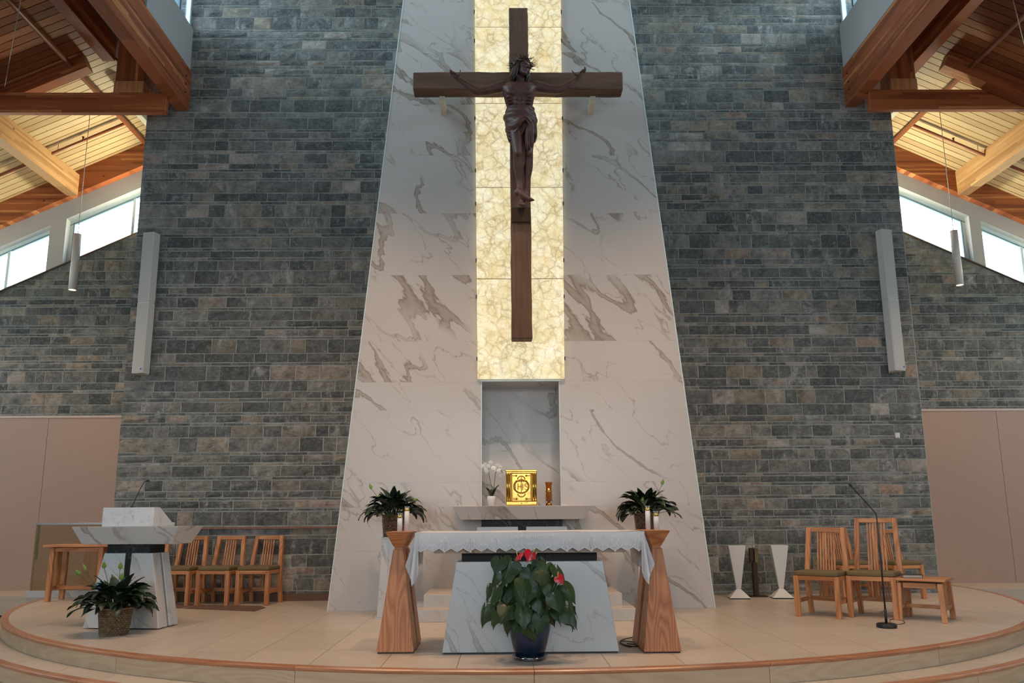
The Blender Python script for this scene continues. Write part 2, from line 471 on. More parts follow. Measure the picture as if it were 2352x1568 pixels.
M['deck'] = deckboard('dim_bay_board', (0.16, 0.045, 0.016), (0.27, 0.085, 0.03), (0.44, 0.18, 0.065), (0.07, 0.02, 0.01))  # near bay: dim reddish light put into the board colour
M['deck_lit'] = deckboard('lit_bay_board', (0.42, 0.27, 0.13), (0.53, 0.37, 0.19), (0.64, 0.48, 0.28), (0.22, 0.1, 0.045))  # far bay: same boards, paler colour paints the bright yellow light
M['deck_gap'] = plain('deck_groove', (0.09, 0.035, 0.018), 0.8)
M['dry'] = plain('grey_drywall', (0.46, 0.46, 0.45), 0.75, var=0.02)
M['cream'] = plain('cream_paint', (0.62, 0.58, 0.45), 0.7, var=0.02)
M['fabric_panel'] = plain('acoustic_fabric', (0.43, 0.305, 0.25), 0.9, var=0.08, scale=160)
M['panel_edge'] = plain('panel_edge_strip', (0.55, 0.44, 0.38), 0.6)
M['frame'] = plain('window_frame', (0.6, 0.7, 0.72), 0.45, var=0.03)
M['frame_dark'] = plain('dark_window_bead', (0.12, 0.19, 0.22), 0.5)
g = G('window_glass')
tr = g.n('BsdfTransparent', {'Color': (0.97, 0.99, 1.0, 1)})
gl = g.n('BsdfGlossy', {'Color': (0.9, 0.95, 1, 1), 'Roughness': 0.02})
ms = g.n('MixShader', {0: g.math('MULTIPLY', g.n('Fresnel', {'IOR': 1.35}).outputs[0], 0.8), 1: tr.outputs[0], 2: gl.outputs[0]})
g.set(g.o.inputs['Surface'], ms.outputs[0])
M['glass'] = g.m
g = G('bronze_tinted_glass')
tr = g.n('BsdfTransparent', {'Color': (0.84, 0.79, 0.66, 1)})
gl = g.n('BsdfGlossy', {'Color': (0.9, 0.92, 0.9, 1), 'Roughness': 0.015})
ms = g.n('MixShader', {0: g.math('ADD', g.math('MULTIPLY', g.n('Fresnel', {'IOR': 1.5}).outputs[0], 0.9), 0.06), 1: tr.outputs[0], 2: gl.outputs[0]})
g.set(g.o.inputs['Surface'], ms.outputs[0])
M['tint_glass'] = g.m
M['steel'] = plain('brushed_steel', (0.62, 0.62, 0.6), 0.3, 1.0)
M['bronze'] = plain('dark_bronze', (0.06, 0.035, 0.02), 0.4, 0.6)
M['bronze_pale'] = plain('polished_bronze', (0.28, 0.19, 0.1), 0.3, 0.9)  # lighter, shinier bronze for the joint strips and one fin
M['black'] = plain('black_plastic', (0.012, 0.012, 0.013), 0.45)
M['pipe'] = plain('rust_red_pipe', (0.24, 0.075, 0.03), 0.35)
M['speaker'] = plain('pale_grey_grille', (0.5, 0.49, 0.46), 0.6, var=0.05, scale=240)
M['speaker_side'] = plain('pale_grey_housing', (0.56, 0.56, 0.53), 0.5)
M['logo_blue'] = plain('blue_emblem', (0.03, 0.1, 0.5), 0.4)
M['lampshell'] = plain('silver_lamp_shell', (0.62, 0.58, 0.54), 0.45, 0.0)
g = G('lamp_glow')
g.set(g.b.inputs['Emission Color'], (1.0, 0.82, 0.55, 1)); g.b.inputs['Emission Strength'].default_value = 2.5
M['glow'] = g.out((0.9, 0.8, 0.6), 0.5)
M['white'] = plain('white_paint', (0.66, 0.67, 0.66), 0.45, var=0.03)
g = G('olive_seat_cloth')
wv = g.noise(g.obj(), 260.0, 2)
M['olive'] = g.out(g.mix(wv, (0.13, 0.095, 0.04), (0.2, 0.15, 0.07)), 0.85)
# old cross timber
def weathered(name, axis):
    g = G(name)
    co = g.obj()
    sc = {'x': (0.05, 1, 1), 'z': (1, 1, 0.05)}[axis]
    gr = g.noise(g.mapping(co, scale=sc), 26.0, 6, 0.7, 0.5)
    bl = g.noise(g.mapping(co, scale=tuple(0.35 if s < 1 else 1 for s in sc)), 3.5, 3, 0.6)
    cr = g.ramp(g.noise(g.mapping(co, scale=tuple(0.5 * s if s < 1 else 1 for s in sc)), 13.0, 3, 0.6), [(0.33, 1.0), (0.37, 0.0)])
    c = g.ramp(g.math('ADD', g.math('MULTIPLY', gr, 0.6), g.math('MULTIPLY', bl, 0.45)), [(0.3, (0.05, 0.024, 0.013)), (0.55, (0.12, 0.062, 0.035)), (0.8, (0.2, 0.12, 0.075))])
    c = g.mix(g.math('MULTIPLY', cr, 0.75), c, (0.03, 0.015, 0.009))
    g.bump(g.math('SUBTRACT', gr, cr), 0.45, 0.01)
    return g.out(c, 0.75)
M['old_x'] = weathered('weathered_beam', 'x')
M['old_z'] = weathered('weathered_post', 'z')
g = G('brown_carved_figure')
n1 = g.noise(g.obj(), 9.0, 4, 0.6)
n2 = g.noise(g.obj(), 60.0, 3, 0.6)
g.bump(n2, 0.35, 0.006)
M['figure'] = g.out(g.ramp(n1, [(0.3, (0.055, 0.02, 0.016)), (0.7, (0.1, 0.036, 0.027))]), 0.5)
M['figure_dark'] = plain('dark_thorn_brown', (0.035, 0.016, 0.012), 0.45, var=0.2)
g = G('polished_gold')
gn = g.noise(g.obj(), 21.0, 2, 0.5)
g.bump(g.noise(g.obj(), 7.0, 1, 0.4), 0.35, 0.02)
M['gold'] = g.out(g.mix(gn, (0.45, 0.24, 0.04), (0.8, 0.55, 0.15)), 0.2, 1.0)
M['gold_deep'] = plain('amber_gold', (0.36, 0.17, 0.035), 0.3, 1.0, var=0.2)
M['silver'] = plain('silver_edge', (0.5, 0.49, 0.47), 0.5, 0.5)
g = G('amber_glass')
g.b.inputs['Transmission Weight'].default_value = 0.55
M['amber'] = g.out((0.42, 0.13, 0.02), 0.12)
g = G('clear_glass')
tr = g.n('BsdfTransparent', {'Color': (0.9, 0.94, 0.95, 1)})
gl = g.n('BsdfGlossy', {'Color': (1, 1, 1, 1), 'Roughness': 0.03})
ms = g.n('MixShader', {0: g.math('ADD', g.math('MULTIPLY', g.n('LayerWeight', {'Blend': 0.35}).outputs['Fresnel'], 0.8), 0.12), 1: tr.outputs[0], 2: gl.outputs[0]})
g.set(g.o.inputs['Surface'], ms.outputs[0])
M['clear'] = g.m
g = G('candle_flame')
g.set(g.b.inputs['Emission Color'], (1.0, 0.75, 0.4, 1)); g.b.inputs['Emission Strength'].default_value = 6.0
M['flame'] = g.out((1, 0.8, 0.5), 0.5)
M['candle'] = plain('frosted_candle', (0.74, 0.72, 0.7), 0.35, var=0.02)
g = G('white_linen')
wv = g.noise(g.mapping(g.obj(), scale=(1, 1, 1)), 420.0, 2)
c = g.mix(wv, (0.56, 0.56, 0.58), (0.76, 0.75, 0.76))
g.b.inputs['Subsurface Weight'].default_value = 0.0
g.bump(wv, 0.2, 0.001)
M['linen'] = g.out(c, 0.85)
M['lace'] = plain('white_lace_thread', (0.86, 0.85, 0.84), 0.8, var=0.03)
def leafmat(name, dark, light, rough=0.32):
    g = G(name)
    f = g.math('ADD', g.math('MULTIPLY', g.noise(g.obj(), 14.0, 3), 0.5), g.math('MULTIPLY', g.rnd(), 0.6))
    c = g.ramp(f, [(0.25, dark), (0.85, light)])
    return g.out(c, rough)
M['leaf'] = leafmat('dark_glossy_leaf', (0.006, 0.016, 0.008), (0.016, 0.038, 0.016), 0.42)
M['leaf_ant'] = leafmat('anthurium_leaf', (0.01, 0.03, 0.008), (0.03, 0.066, 0.014), 0.4)
M['leaf_lime'] = leafmat('lime_spathe', (0.12, 0.24, 0.03), (0.24, 0.36, 0.06), 0.4)
M['spadix'] = plain('yellow_spadix', (0.75, 0.5, 0.06), 0.5)
M['red_spathe'] = leafmat('red_spathe', (0.4, 0.008, 0.02), (0.62, 0.02, 0.04), 0.25)
M['stem'] = plain('green_stem', (0.05, 0.09, 0.03), 0.5)
M['petal'] = plain('white_petal', (0.82, 0.8, 0.76), 0.5, var=0.04)
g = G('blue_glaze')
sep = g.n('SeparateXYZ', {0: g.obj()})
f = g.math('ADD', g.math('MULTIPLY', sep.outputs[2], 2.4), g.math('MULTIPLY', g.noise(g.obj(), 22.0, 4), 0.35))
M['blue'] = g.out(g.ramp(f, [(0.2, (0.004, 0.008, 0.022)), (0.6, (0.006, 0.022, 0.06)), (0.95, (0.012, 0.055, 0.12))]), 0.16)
M['soil'] = plain('potting_soil', (0.03, 0.02, 0.014), 0.95, var=0.4)
def wicker(name, a, b):
    g = G(name)
    c = g.mix(g.math('FRACT', g.math('MULTIPLY', g.isl(), 5.3)), a, b)
    return g.out(c, 0.4)
M['wicker'] = wicker('woven_wicker', (0.15, 0.07, 0.032), (0.36, 0.21, 0.11))
M['wicker_gold'] = wicker('gilded_wicker', (0.22, 0.125, 0.055), (0.42, 0.28, 0.15))
M['mat'] = plain('flat_brown', (0.15, 0.085, 0.055), 0.9, var=0.1)  # flat brown of the floor patches
M['book'] = plain('dark_book_cover', (0.02, 0.025, 0.03), 0.5)
M['page'] = plain('page_edge', (0.45, 0.42, 0.36), 0.8)
M['foil'] = plain('blue_foil', (0.12, 0.3, 0.42), 0.2, 0.6)
M['ceramic'] = plain('white_ceramic', (0.72, 0.71, 0.68), 0.3, var=0.02)
M['cable'] = plain('grey_cable', (0.32, 0.3, 0.28), 0.5)
# ================================================================== SETTING
YL, YR, YM = 11.4, 11.8, 10.1          # left stone wall, right stone wall, marble face
YW, YP = 14.0, 13.7                    # recessed wing walls, fabric panels in front of them
CX, CY, R1, R2, R3 = 0.0, 13.27, 7.13, 7.45, 9.4
RISE = 0.165

# ---------------------------------------------------------------- floors and steps
nave = MB().box(-14, 14, -10, 15, -0.45, -2 * RISE - 0.012).build('floor', M['grout'])
tag(nave, 'beige tiled nave floor at the foot of the curved steps', 'floor', kind='structure')
platform = thing('platform', 'round beige tiled sanctuary platform with red oak edge', 'platform', kind='structure')
step = thing('step', 'lower curved step with red oak nosing below the platform', 'step', kind='structure')
def disc(R, z0, z1, parent, name, y_max=13.9, n=180):
    poly = [(R * math.sin(a) + CX, CY - R * math.cos(a)) for a in [(-0.62 + 1.24 * i / n) * PI for i in range(n + 1)]]
    poly = clip_half(poly, lambda q: y_max - q[1])
    return MB().prism_xy(poly, z0, z1).build(name, M['grout'], parent)
disc(R1 - 0.05, -RISE + 0.002, -0.012, platform, 'screed')
disc(R2 - 0.05, -2 * RISE - 0.01, -RISE - 0.012, step, 'screed', 11.0)
def tiles(parent, R_out, R_in, top, y_lim, hide):
    TX, TY = 0.585, 1.17
    for i in range(-16, 17):
        for j in range(-2, 12):
            x0, x1 = i * TX + 0.002, (i + 1) * TX - 0.002
            y0, y1 = 3.66 + j * TY + 0.002, 3.66 + (j + 1) * TY - 0.002
            q = clip_circle([(x0, y0), (x1, y0), (x1, y1), (x0, y1)], CX, CY, R_out)
            if len(q) >= 3: q = clip_half(q, lambda p: y_lim(p[0] if False else (x0 + x1) / 2) - p[1])
            if len(q) < 3: continue
            if all((px - CX) ** 2 + (py - CY) ** 2 < R_in ** 2 for px, py in q): continue
            if hide((x0 + x1) / 2, (y0 + y1) / 2): continue
            cx = sum(p[0] for p in q) / len(q); cy = sum(p[1] for p in q) / len(q)
            MB().prism_xy([(px - cx, py - cy) for px, py in q], -0.0115, 0).build('tile', M['tile'], parent, loc=(cx, cy, top))
tiles(platform, R1 - 0.085, 0.0, 0.0, lambda x: 11.9 if abs(x) < 5.7 else 13.65, lambda x, y: y > 10.9 and abs(x) < 1.8)
tiles(step, R2 - 0.085, R1 - 0.06, -RISE, lambda x: 10.5, lambda x, y: False)
tiles(nave, R3, R2 - 0.06, -2 * RISE, lambda x: 9.8, lambda x, y: abs(x) < 2.6 or abs(x) > 7.0)
def arc_piece(parent, name, mat, prof, a0, a1, n=10):
    """sweep a small (radius, z) profile along the platform edge between two angles (0 = towards the camera)"""
    vs = []; fs = []; m = len(prof)
    am = (a0 + a1) / 2; rm = prof[0][0]
    org = Vector((CX + rm * math.sin(am), CY - rm * math.cos(am), 0))
    # local frame: x along the arc so that wood grain follows the edge
    rot = am
    inv = Matrix.Rotation(-rot, 3, 'Z')
    for i in range(n + 1):
        a = a0 + (a1 - a0) * i / n
        for r, z in prof:
            vs.append(inv @ (Vector((CX + r * math.sin(a), CY - r * math.cos(a), z)) - org))
    for i in range(n):
        for k in range(m):
            a = i * m + k; b = i * m + (k + 1) % m
            fs.append((a, b, b + m, a + m))
    fs.append(tuple(reversed(range(m)))); fs.append(tuple(range(n * m, n * m + m)))
    b = MB().add(vs, fs)
    o = b.build(name, mat, parent, loc=org)
    o.rotation_euler = (0, 0, rot)
    return o
for parent, R, top, amax in ((platform, R1, 0.0, 1.62), (step, R2, -RISE, 1.25)):
    seg = 0.262
    k = -math.ceil(amax / seg)
    while k * seg < amax:
        a0, a1 = max(k * seg + 0.0003, -amax), min((k + 1) * seg - 0.0003, amax)
        if a1 > a0:
            arc_piece(parent, 'nosing', M['oak_nose'], [(R - 0.085, top - 0.03), (R - 0.012, top - 0.032), (R, top - 0.02), (R, top - 0.008), (R - 0.01, top + 0.001), (R - 0.085, top + 0.001)], a0, a1)
            arc_piece(parent, 'riser', M['oak_riser'], [(R - 0.045, top - RISE + 0.001), (R - 0.02, top - RISE + 0.001), (R - 0.02, top - 0.031), (R - 0.045, top - 0.031)], a0, a1)
        k += 1
for s, nm in ((-1, 'left'), (1, 'right')):
    b = MB()
    x0, x1 = sorted((s * 6.5, s * 12.0))
    b.box(x0, x1, 12.62, 14.2, -0.3, -0.02)
    tag(b.build('floor', M['tile']), 'pinkish aisle floor at the foot of the %s fabric panels' % nm, 'floor', kind='structure')

# ---------------------------------------------------------------- coursed stone walls
COURSES = [0.21, 0.045, 0.105, 0.045, 0.095, 0.155, 0.05, 0.155, 0.045, 0.105, 0.045, 0.205, 0.165, 0.045, 0.105, 0.045, 0.165, 0.05, 0.1, 0.17, 0.22, 0.05, 0.13]
def rock(rg, w_, h, dep):
    nx = 3 if w_ > 0.3 else 2
    nz = 2 if h > 0.08 else 1
    b = MB()
    vs = []; fs = []
    for j in range(nz + 1):
        for i in range(nx + 1):
            edge = i in (0, nx) or j in (0, nz)
            x = -w_ / 2 + w_ * i / nx; z = -h / 2 + h * j / nz
            y = rg.uniform(-0.002, 0.001) if edge else -rg.uniform(0.006, 0.026)
            if edge:
                if 0 < i < nx: z += rg.uniform(-0.004, 0.004)
                if 0 < j < nz: x += rg.uniform(-0.004, 0.004)
            else:
                x += rg.uniform(-0.25, 0.25) * w_ / nx; z += rg.uniform(-0.15, 0.15) * h
            vs.append((x, y, z))
    W = nx + 1
    for j in range(nz):
        for i in range(nx):
            a = j * W + i
            fs.append((a, a + 1, a + W + 1, a + W))
    ring = [i for i in range(W)] + [j * W + nx for j in range(1, nz + 1)] + [nz * W + i for i in range(nx - 1, -1, -1)] + [j * W for j in range(nz - 1, 0, -1)]
    base = len(vs)
    for r in ring: vs.append((vs[r][0], dep, vs[r][2]))
    n = len(ring)
    for i in range(n):
        fs.append((ring[(i + 1) % n], ring[i], base + i, base + (i + 1) % n))
    return b.add(vs, fs)
def stone_wall(root, Y, z0, z1, xr, top=None, seed=1, keep=292):
    """lay courses of squared stone between xr(z) limits; top: linear f(x, z) >= 0 kept"""
    rg = random.Random(seed)
    jt = 0.0125
    items = []
    z = z0; k = seed * 5
    while z < z1 - 0.03:
        h = COURSES[k % len(COURSES)] * rg.uniform(0.94, 1.06); k += 1
        h = min(h, z1 - z)
        xa, xb = xr(z + h / 2)
        x = xa - rg.uniform(0, 0.03) * 0
        while x < xb - 0.02:
            w_ = rg.uniform(0.17, 0.5) if h > 0.12 else rg.uniform(0.2, 0.52)
            if rg.random() < 0.12: w_ *= 1.35
            if xb - (x + w_) < 0.14: w_ = xb - x
            q = [(x, z), (x + w_ - jt, z), (x + w_ - jt, z + h - jt), (x, z + h - jt)]
            x += w_
            full = True
            if top is not None:
                qq = clip_half(q, lambda p: top(p[0], p[1]))
                full = len(qq) == 4 and all(abs(a[0] - b[0]) < 1e-9 and abs(a[1] - b[1]) < 1e-9 for a, b in zip(q, qq))
                q = qq
                if len(q) < 3: continue
            cx = sum(p[0] for p in q) / len(q); cz = sum(p[1] for p in q) / len(q)
            ar = abs(sum(q[i][0] * q[(i + 1) % len(q)][1] - q[(i + 1) % len(q)][0] * q[i][1] for i in range(len(q)))) / 2
            if ar < 0.0008: continue
            if full: b = rock(rg, q[1][0] - q[0][0], q[2][1] - q[1][1], 0.05)
            else: b = MB().prism_xz([(px - cx, pz - cz) for px, pz in q], -0.006, 0.05)
            items.append((ar, cx, cz, b))
        z += h
    items.sort(key=lambda t: -t[0])
    for ar, cx, cz, b in items[:keep]:
        b.build('stone', M['stone'], root, loc=(cx, Y - 0.005, cz))
    rest = MB()
    for ar, cx, cz, b in items[keep:]:
        rest.add([(vx + cx, vy + Y - 0.005, vz + cz) for vx, vy, vz in b.v], b.f)
    if rest.v: tag(rest.build('small_stones', M['stone'], root), kind='stuff')

def mw(z): return 2.40 - 0.0924 * z                # half width of the marble tower at height z
XLO = at(301, 700, YL).x                           # outer edge of the left stone wall
XRO = at(2092, 700, YR).x
ZC = at(385, 258, YL).z                            # wall head under the truss chord
GX_L, GX_R = at(438, 205, YL).x, at(1937, 205, YR).x      # inner faces of the main girders
wl = thing('wall_left', 'dark coursed stone wall to the left of the marble tower', 'wall', kind='structure')
wr = thing('wall_right', 'dark coursed stone wall to the right of the marble tower', 'wall', kind='structure')
ZTOP = 10.4
for root, Y, xo, gx, s, sd in ((wl, YL, XLO, GX_L, -1, 3), (wr, YR, XRO, GX_R, 1, 8)):
    if s > 0: ZC = at(1965, 252, YR).z
    inner = lambda z: s * max(0.9, (mw(z) + 0.226 * s) * Y / YM - 0.226 * s - 0.3)
    if s < 0: xr = lambda z: ((xo if z < ZC else gx - 0.34), inner(z))
    else: xr = lambda z: (inner(z), (xo if z < ZC else gx + 0.34))
    stone_wall(root, Y, 0.004 if s > 0 else 0.10, ZC, xr, None, sd, 230)
    stone_wall(root, Y, ZC + 0.004, ZTOP, xr, None, sd + 1, 62)
    pts = [(xo, -0.3), (s * 0.9, -0.3), (s * 0.9, ZTOP), (gx + s * 0.4, ZTOP), (gx + s * 0.4, ZC), (xo, ZC)]
    if s > 0: pts = list(reversed(pts))
    MB().prism_xz(pts, Y, Y + 0.5).build('mortar', M['mortar'], root)
# two separate stuff objects per wall are joined by name only; brown base board and rail on the left wall
MB().box(XLO + 0.02, -2.1, YL - 0.03, YL - 0.001, 0.001, 0.098).build('baseboard_left', M['mat'], wl)
zr = at(600, 1211, YL).z
MB().box(XLO + 0.02, -2.1, YL - 0.06, YL - 0.019, zr - 0.018, zr + 0.01).build('rail', plain('brown_rail', (0.2, 0.1, 0.065), 0.6), wl)

# ---------------------------------------------------------------- recessed wings: stone, windows, drywall, fabric panels
def wing(s):
    nm = 'left' if s < 0 else 'right'
    if s < 0:
        sA, sB = at(310, 540, YW), at(0, 665, YW)          # sill line, near and far
        hA, hB = at(322, 432, YW), at(0, 566, YW)          # head line
        bA, bB = at(330, 387, YW), at(0, 530, YW)          # underside of the wall beam
        tA, tB = at(330, 337, YW), at(0, 478, YW)          # top of the wall beam = deck
        xin = at(330, 430, YW).x + 0.9
        pier = (at(148, 555, YW).x, at(110, 570, YW).x)
    else:
        sA, sB = at(2070, 540, YW), at(2352, 643, YW)
        hA, hB = at(2055, 424, YW), at(2300, 527, YW)
        bA, bB = at(2049, 385, YW), at(2352, 520, YW)
        tA, tB = at(2040, 332, YW), at(2352, 475, YW)
        xin = at(2055, 430, YW).x - 0.9
        pier = (at(2232, 555, YW).x, at(2260, 570, YW).x)
    ln = lambda a, b: ((b.z - a.z) / (b.x - a.x), a.z - (b.z - a.z) / (b.x - a.x) * a.x)
    S, H, B, T = ln(sA, sB), ln(hA, hB), ln(bA, bB), ln(tA, tB)
    k = (S[0] + H[0] + B[0] + T[0]) / 4                      # one common roof slope
    mid = lambda a, b: (a + b) / 2
    f = lambda a, b: (lambda x: mid(a.z, b.z) + k * (x - mid(a.x, b.x)))
    sill, head, beam, deck = f(sA, sB), f(hA, hB), f(bA, bB), f(tA, tB)
    xout = s * 11.6
    root = thing('wall_%s_wing' % nm, 'recessed %s wing wall of dark stone below a sloping clerestory' % nm, 'wall', kind='structure')
    xs = sorted((xin, xout))
    stone_wall(root, YW, 2.5, 7.6, lambda z: (xs[0], xs[1]), lambda x, z: sill(x) - 0.03 - z, 21 if s < 0 else 34, 250)
    qp = [(xs[0], -0.3), (xs[1], -0.3), (xs[1], sill(xs[1]) - 0.02), (xs[0], sill(xs[0]) - 0.02)]
    MB().prism_xz(qp, YW, YW + 0.4).build('mortar', M['mortar'], root)
    q = lambda xa, xb, lo, hi: [(min(xa, xb), lo(min(xa, xb))), (max(xa, xb), lo(max(xa, xb))), (max(xa, xb), hi(max(xa, xb))), (min(xa, xb), hi(min(xa, xb)))]
    sh = lambda fn, d: (lambda x: fn(x) + d)
    MB().prism_xz(q(xin, xout, sh(sill, -0.022), sill), YW - 0.035, YW + 0.35).build('sill', M['mat'], root)
    MB().prism_xz(q(xin, xout, head, sh(deck, 0.1)), YW, YW + 0.35).build('drywall_band', M['dry'], root)
    MB().prism_xz(q(pier[0], pier[1], sill, head), YW, YW + 0.35).build('drywall_pier', M['dry'], root)
    MB().prism_xz(q(xin, xout, beam, sh(deck, 0.02)), YW - 0.14, YW - 0.001).build('wall_beam', M['glu_x'], root)
    # windows
    num = {-1: (1, 2), 1: (3, 4)}[s]
    mull = {-1: (at(300, 480, YW).x, at(8, 600, YW).x), 1: (at(2070, 470, YW).x, at(2352 + 10, 600, YW).x)}[s]
    for n, (xa, xb) in zip(num, ((xin, pier[0]), (pier[1], pier[1] + s * 1.95))):
        wn = thing('window_%d' % n, '%s sloping clerestory window with pale frame in the %s wing' % ('inner' if n in (1, 3) else 'outer', nm), 'window', kind='structure')
        lo, hi = min(xa, xb), max(xa, xb)
        fw, y0, y1 = 0.075, YW + 0.14, YW + 0.24
        MB().prism_xz(q(lo, hi, sh(head, -fw), head), y0, y1).build('window_frame', M['frame'], wn)
        MB().prism_xz(q(lo, hi, sill, sh(sill, 0.02)), y0, y1).build('window_frame', M['frame'], wn)
        xm = mull[0] if n in (1, 3) else mull[1]
        for xx, wd in ((pier[0] - s * 0.035 if n in (1, 3) else pier[1] + s * 0.03, 0.07 if n in (1, 3) else 0.02), (xm, 0.05)):
            MB().prism_xz(q(xx - wd / 2, xx + wd / 2, sh(sill, 0.02), sh(head, -fw)), y0 - 0.005, y1).build('mullion', M['frame'], wn)
        for xa2, xb2 in ((lo, min(hi, xm)), (max(lo, xm), hi)):
            if xb2 - xa2 > 0.05:
                MB().prism_xz(q(xa2 + 0.02, xb2 - 0.02, sh(sill, 0.02), sh(head, -fw)), y0 + 0.045, y0 + 0.053).build('pane', M['glass'], wn)
        # slim dark bead inside the frame
        bd = MB().prism_xz(q(lo, hi, sh(head, -fw - 0.014), sh(head, -fw)), y0 - 0.006, y0 + 0.02)
        xx = pier[0] - s * 0.075 if n in (1, 3) else pier[1] + s * 0.05
        bd.prism_xz(q(xx - 0.007, xx + 0.007, sh(sill, 0.02), sh(head, -fw)), y0 - 0.006, y0 + 0.02)
        bd.build('bead', M['frame_dark'], wn)
    # fabric panels
    zt = at(150, 957, YP).z if s < 0 else at(2230, 941, YP).z
    pn = thing('wall_%s_panels' % nm, 'pinkish brown fabric wall panels low on the %s wing' % nm, 'wall', kind='structure')
    xj = at(93, 1150, YP).x if s < 0 else at(2312, 1150, YP).x
    a = xin
    for xa, xb in ((a, xj), (xj, xj + s * 1.9), (xj + s * 1.9, xj + s * 3.2)):
        lo, hi = min(xa, xb), max(xa, xb)
        MB().box(lo + 0.003, hi - 0.003, YP, YP + 0.1, -0.019, zt - 0.02).build('panel', M['fabric_panel'], pn)
    lo, hi = min(a, xj + s * 3.2), max(a, xj + s * 3.2)
    MB().box(lo, hi, YP - 0.012, YP + 0.11, zt - 0.019, zt + 0.02).build('top_strip', M['panel_edge'], pn)
    # ---- roof deck of the aisle: boards across the slope
    cl = thing('ceiling' if s < 0 else 'ceiling', 'sloping timber board ceiling over the %s aisle' % nm, 'ceiling', kind='structure')
    xi = (at(270, 122, YL).x if s < 0 else at(2068, 122, YR).x) + s * 0.1
    ang = math.atan(k)
    cs = math.cos(ang)
    Ln = abs(xout + s * 1.2 - xi) / cs
    xm = (xi + xout + s * 1.2) / 2
    y = 3.0
    bw = 0.142
    while y < YW - 0.02:
        h = min(bw, YW - y)
        o = MB().box(-Ln / 2, Ln / 2, 0.007, h - 0.007, 0, 0.03).build('plank', M['deck'] if y < 11.15 else M['deck_lit'], cl, loc=(xm, y, deck(xm)))
        o.rotation_euler = (0, -ang, 0)
        y += bw
    o = MB().box(-Ln / 2, Ln / 2, -10.0, YW + 0.4, 0.022, 0.12).build('underlay', M['deck_gap'], cl, loc=(xm, 0, deck(xm)))
    o.rotation_euler = (0, -ang, 0)
    # rafter across the slope and purlin running into the wall beam
    def rafter(y0, y1, xa, xb, d):
        L2 = abs(xb - xa) / cs; x_ = (xa + xb) / 2
        r_ = MB().box(-L2 / 2, L2 / 2, 0, y1 - y0, -d, 0).build('rafter', M['glu_x'], cl, loc=(x_, y0, deck(x_) - 0.004))
        r_.rotation_euler = (0, -ang, 0)
    rafter(11.1, 11.28, xi + s * 0.3, xout, 0.28)
    rafter(8.2, 8.38, xi + s * 0.12, xout, 0.30)
    px = at(178, 430, YW).x if s < 0 else at(2198, 418, YW).x
    zb = beam(px) - 0.02
    MB().box(-0.1, 0.1, -5.3, 0, 0, deck(px - 0.1) - zb - 0.03).build('purlin', M['glu_pale'], cl, loc=(px, YW - 0.142, zb))
    return deck, k, xin
deckL, kL, xinL = wing(-1)
deckR, kR, xinR = wing(1)

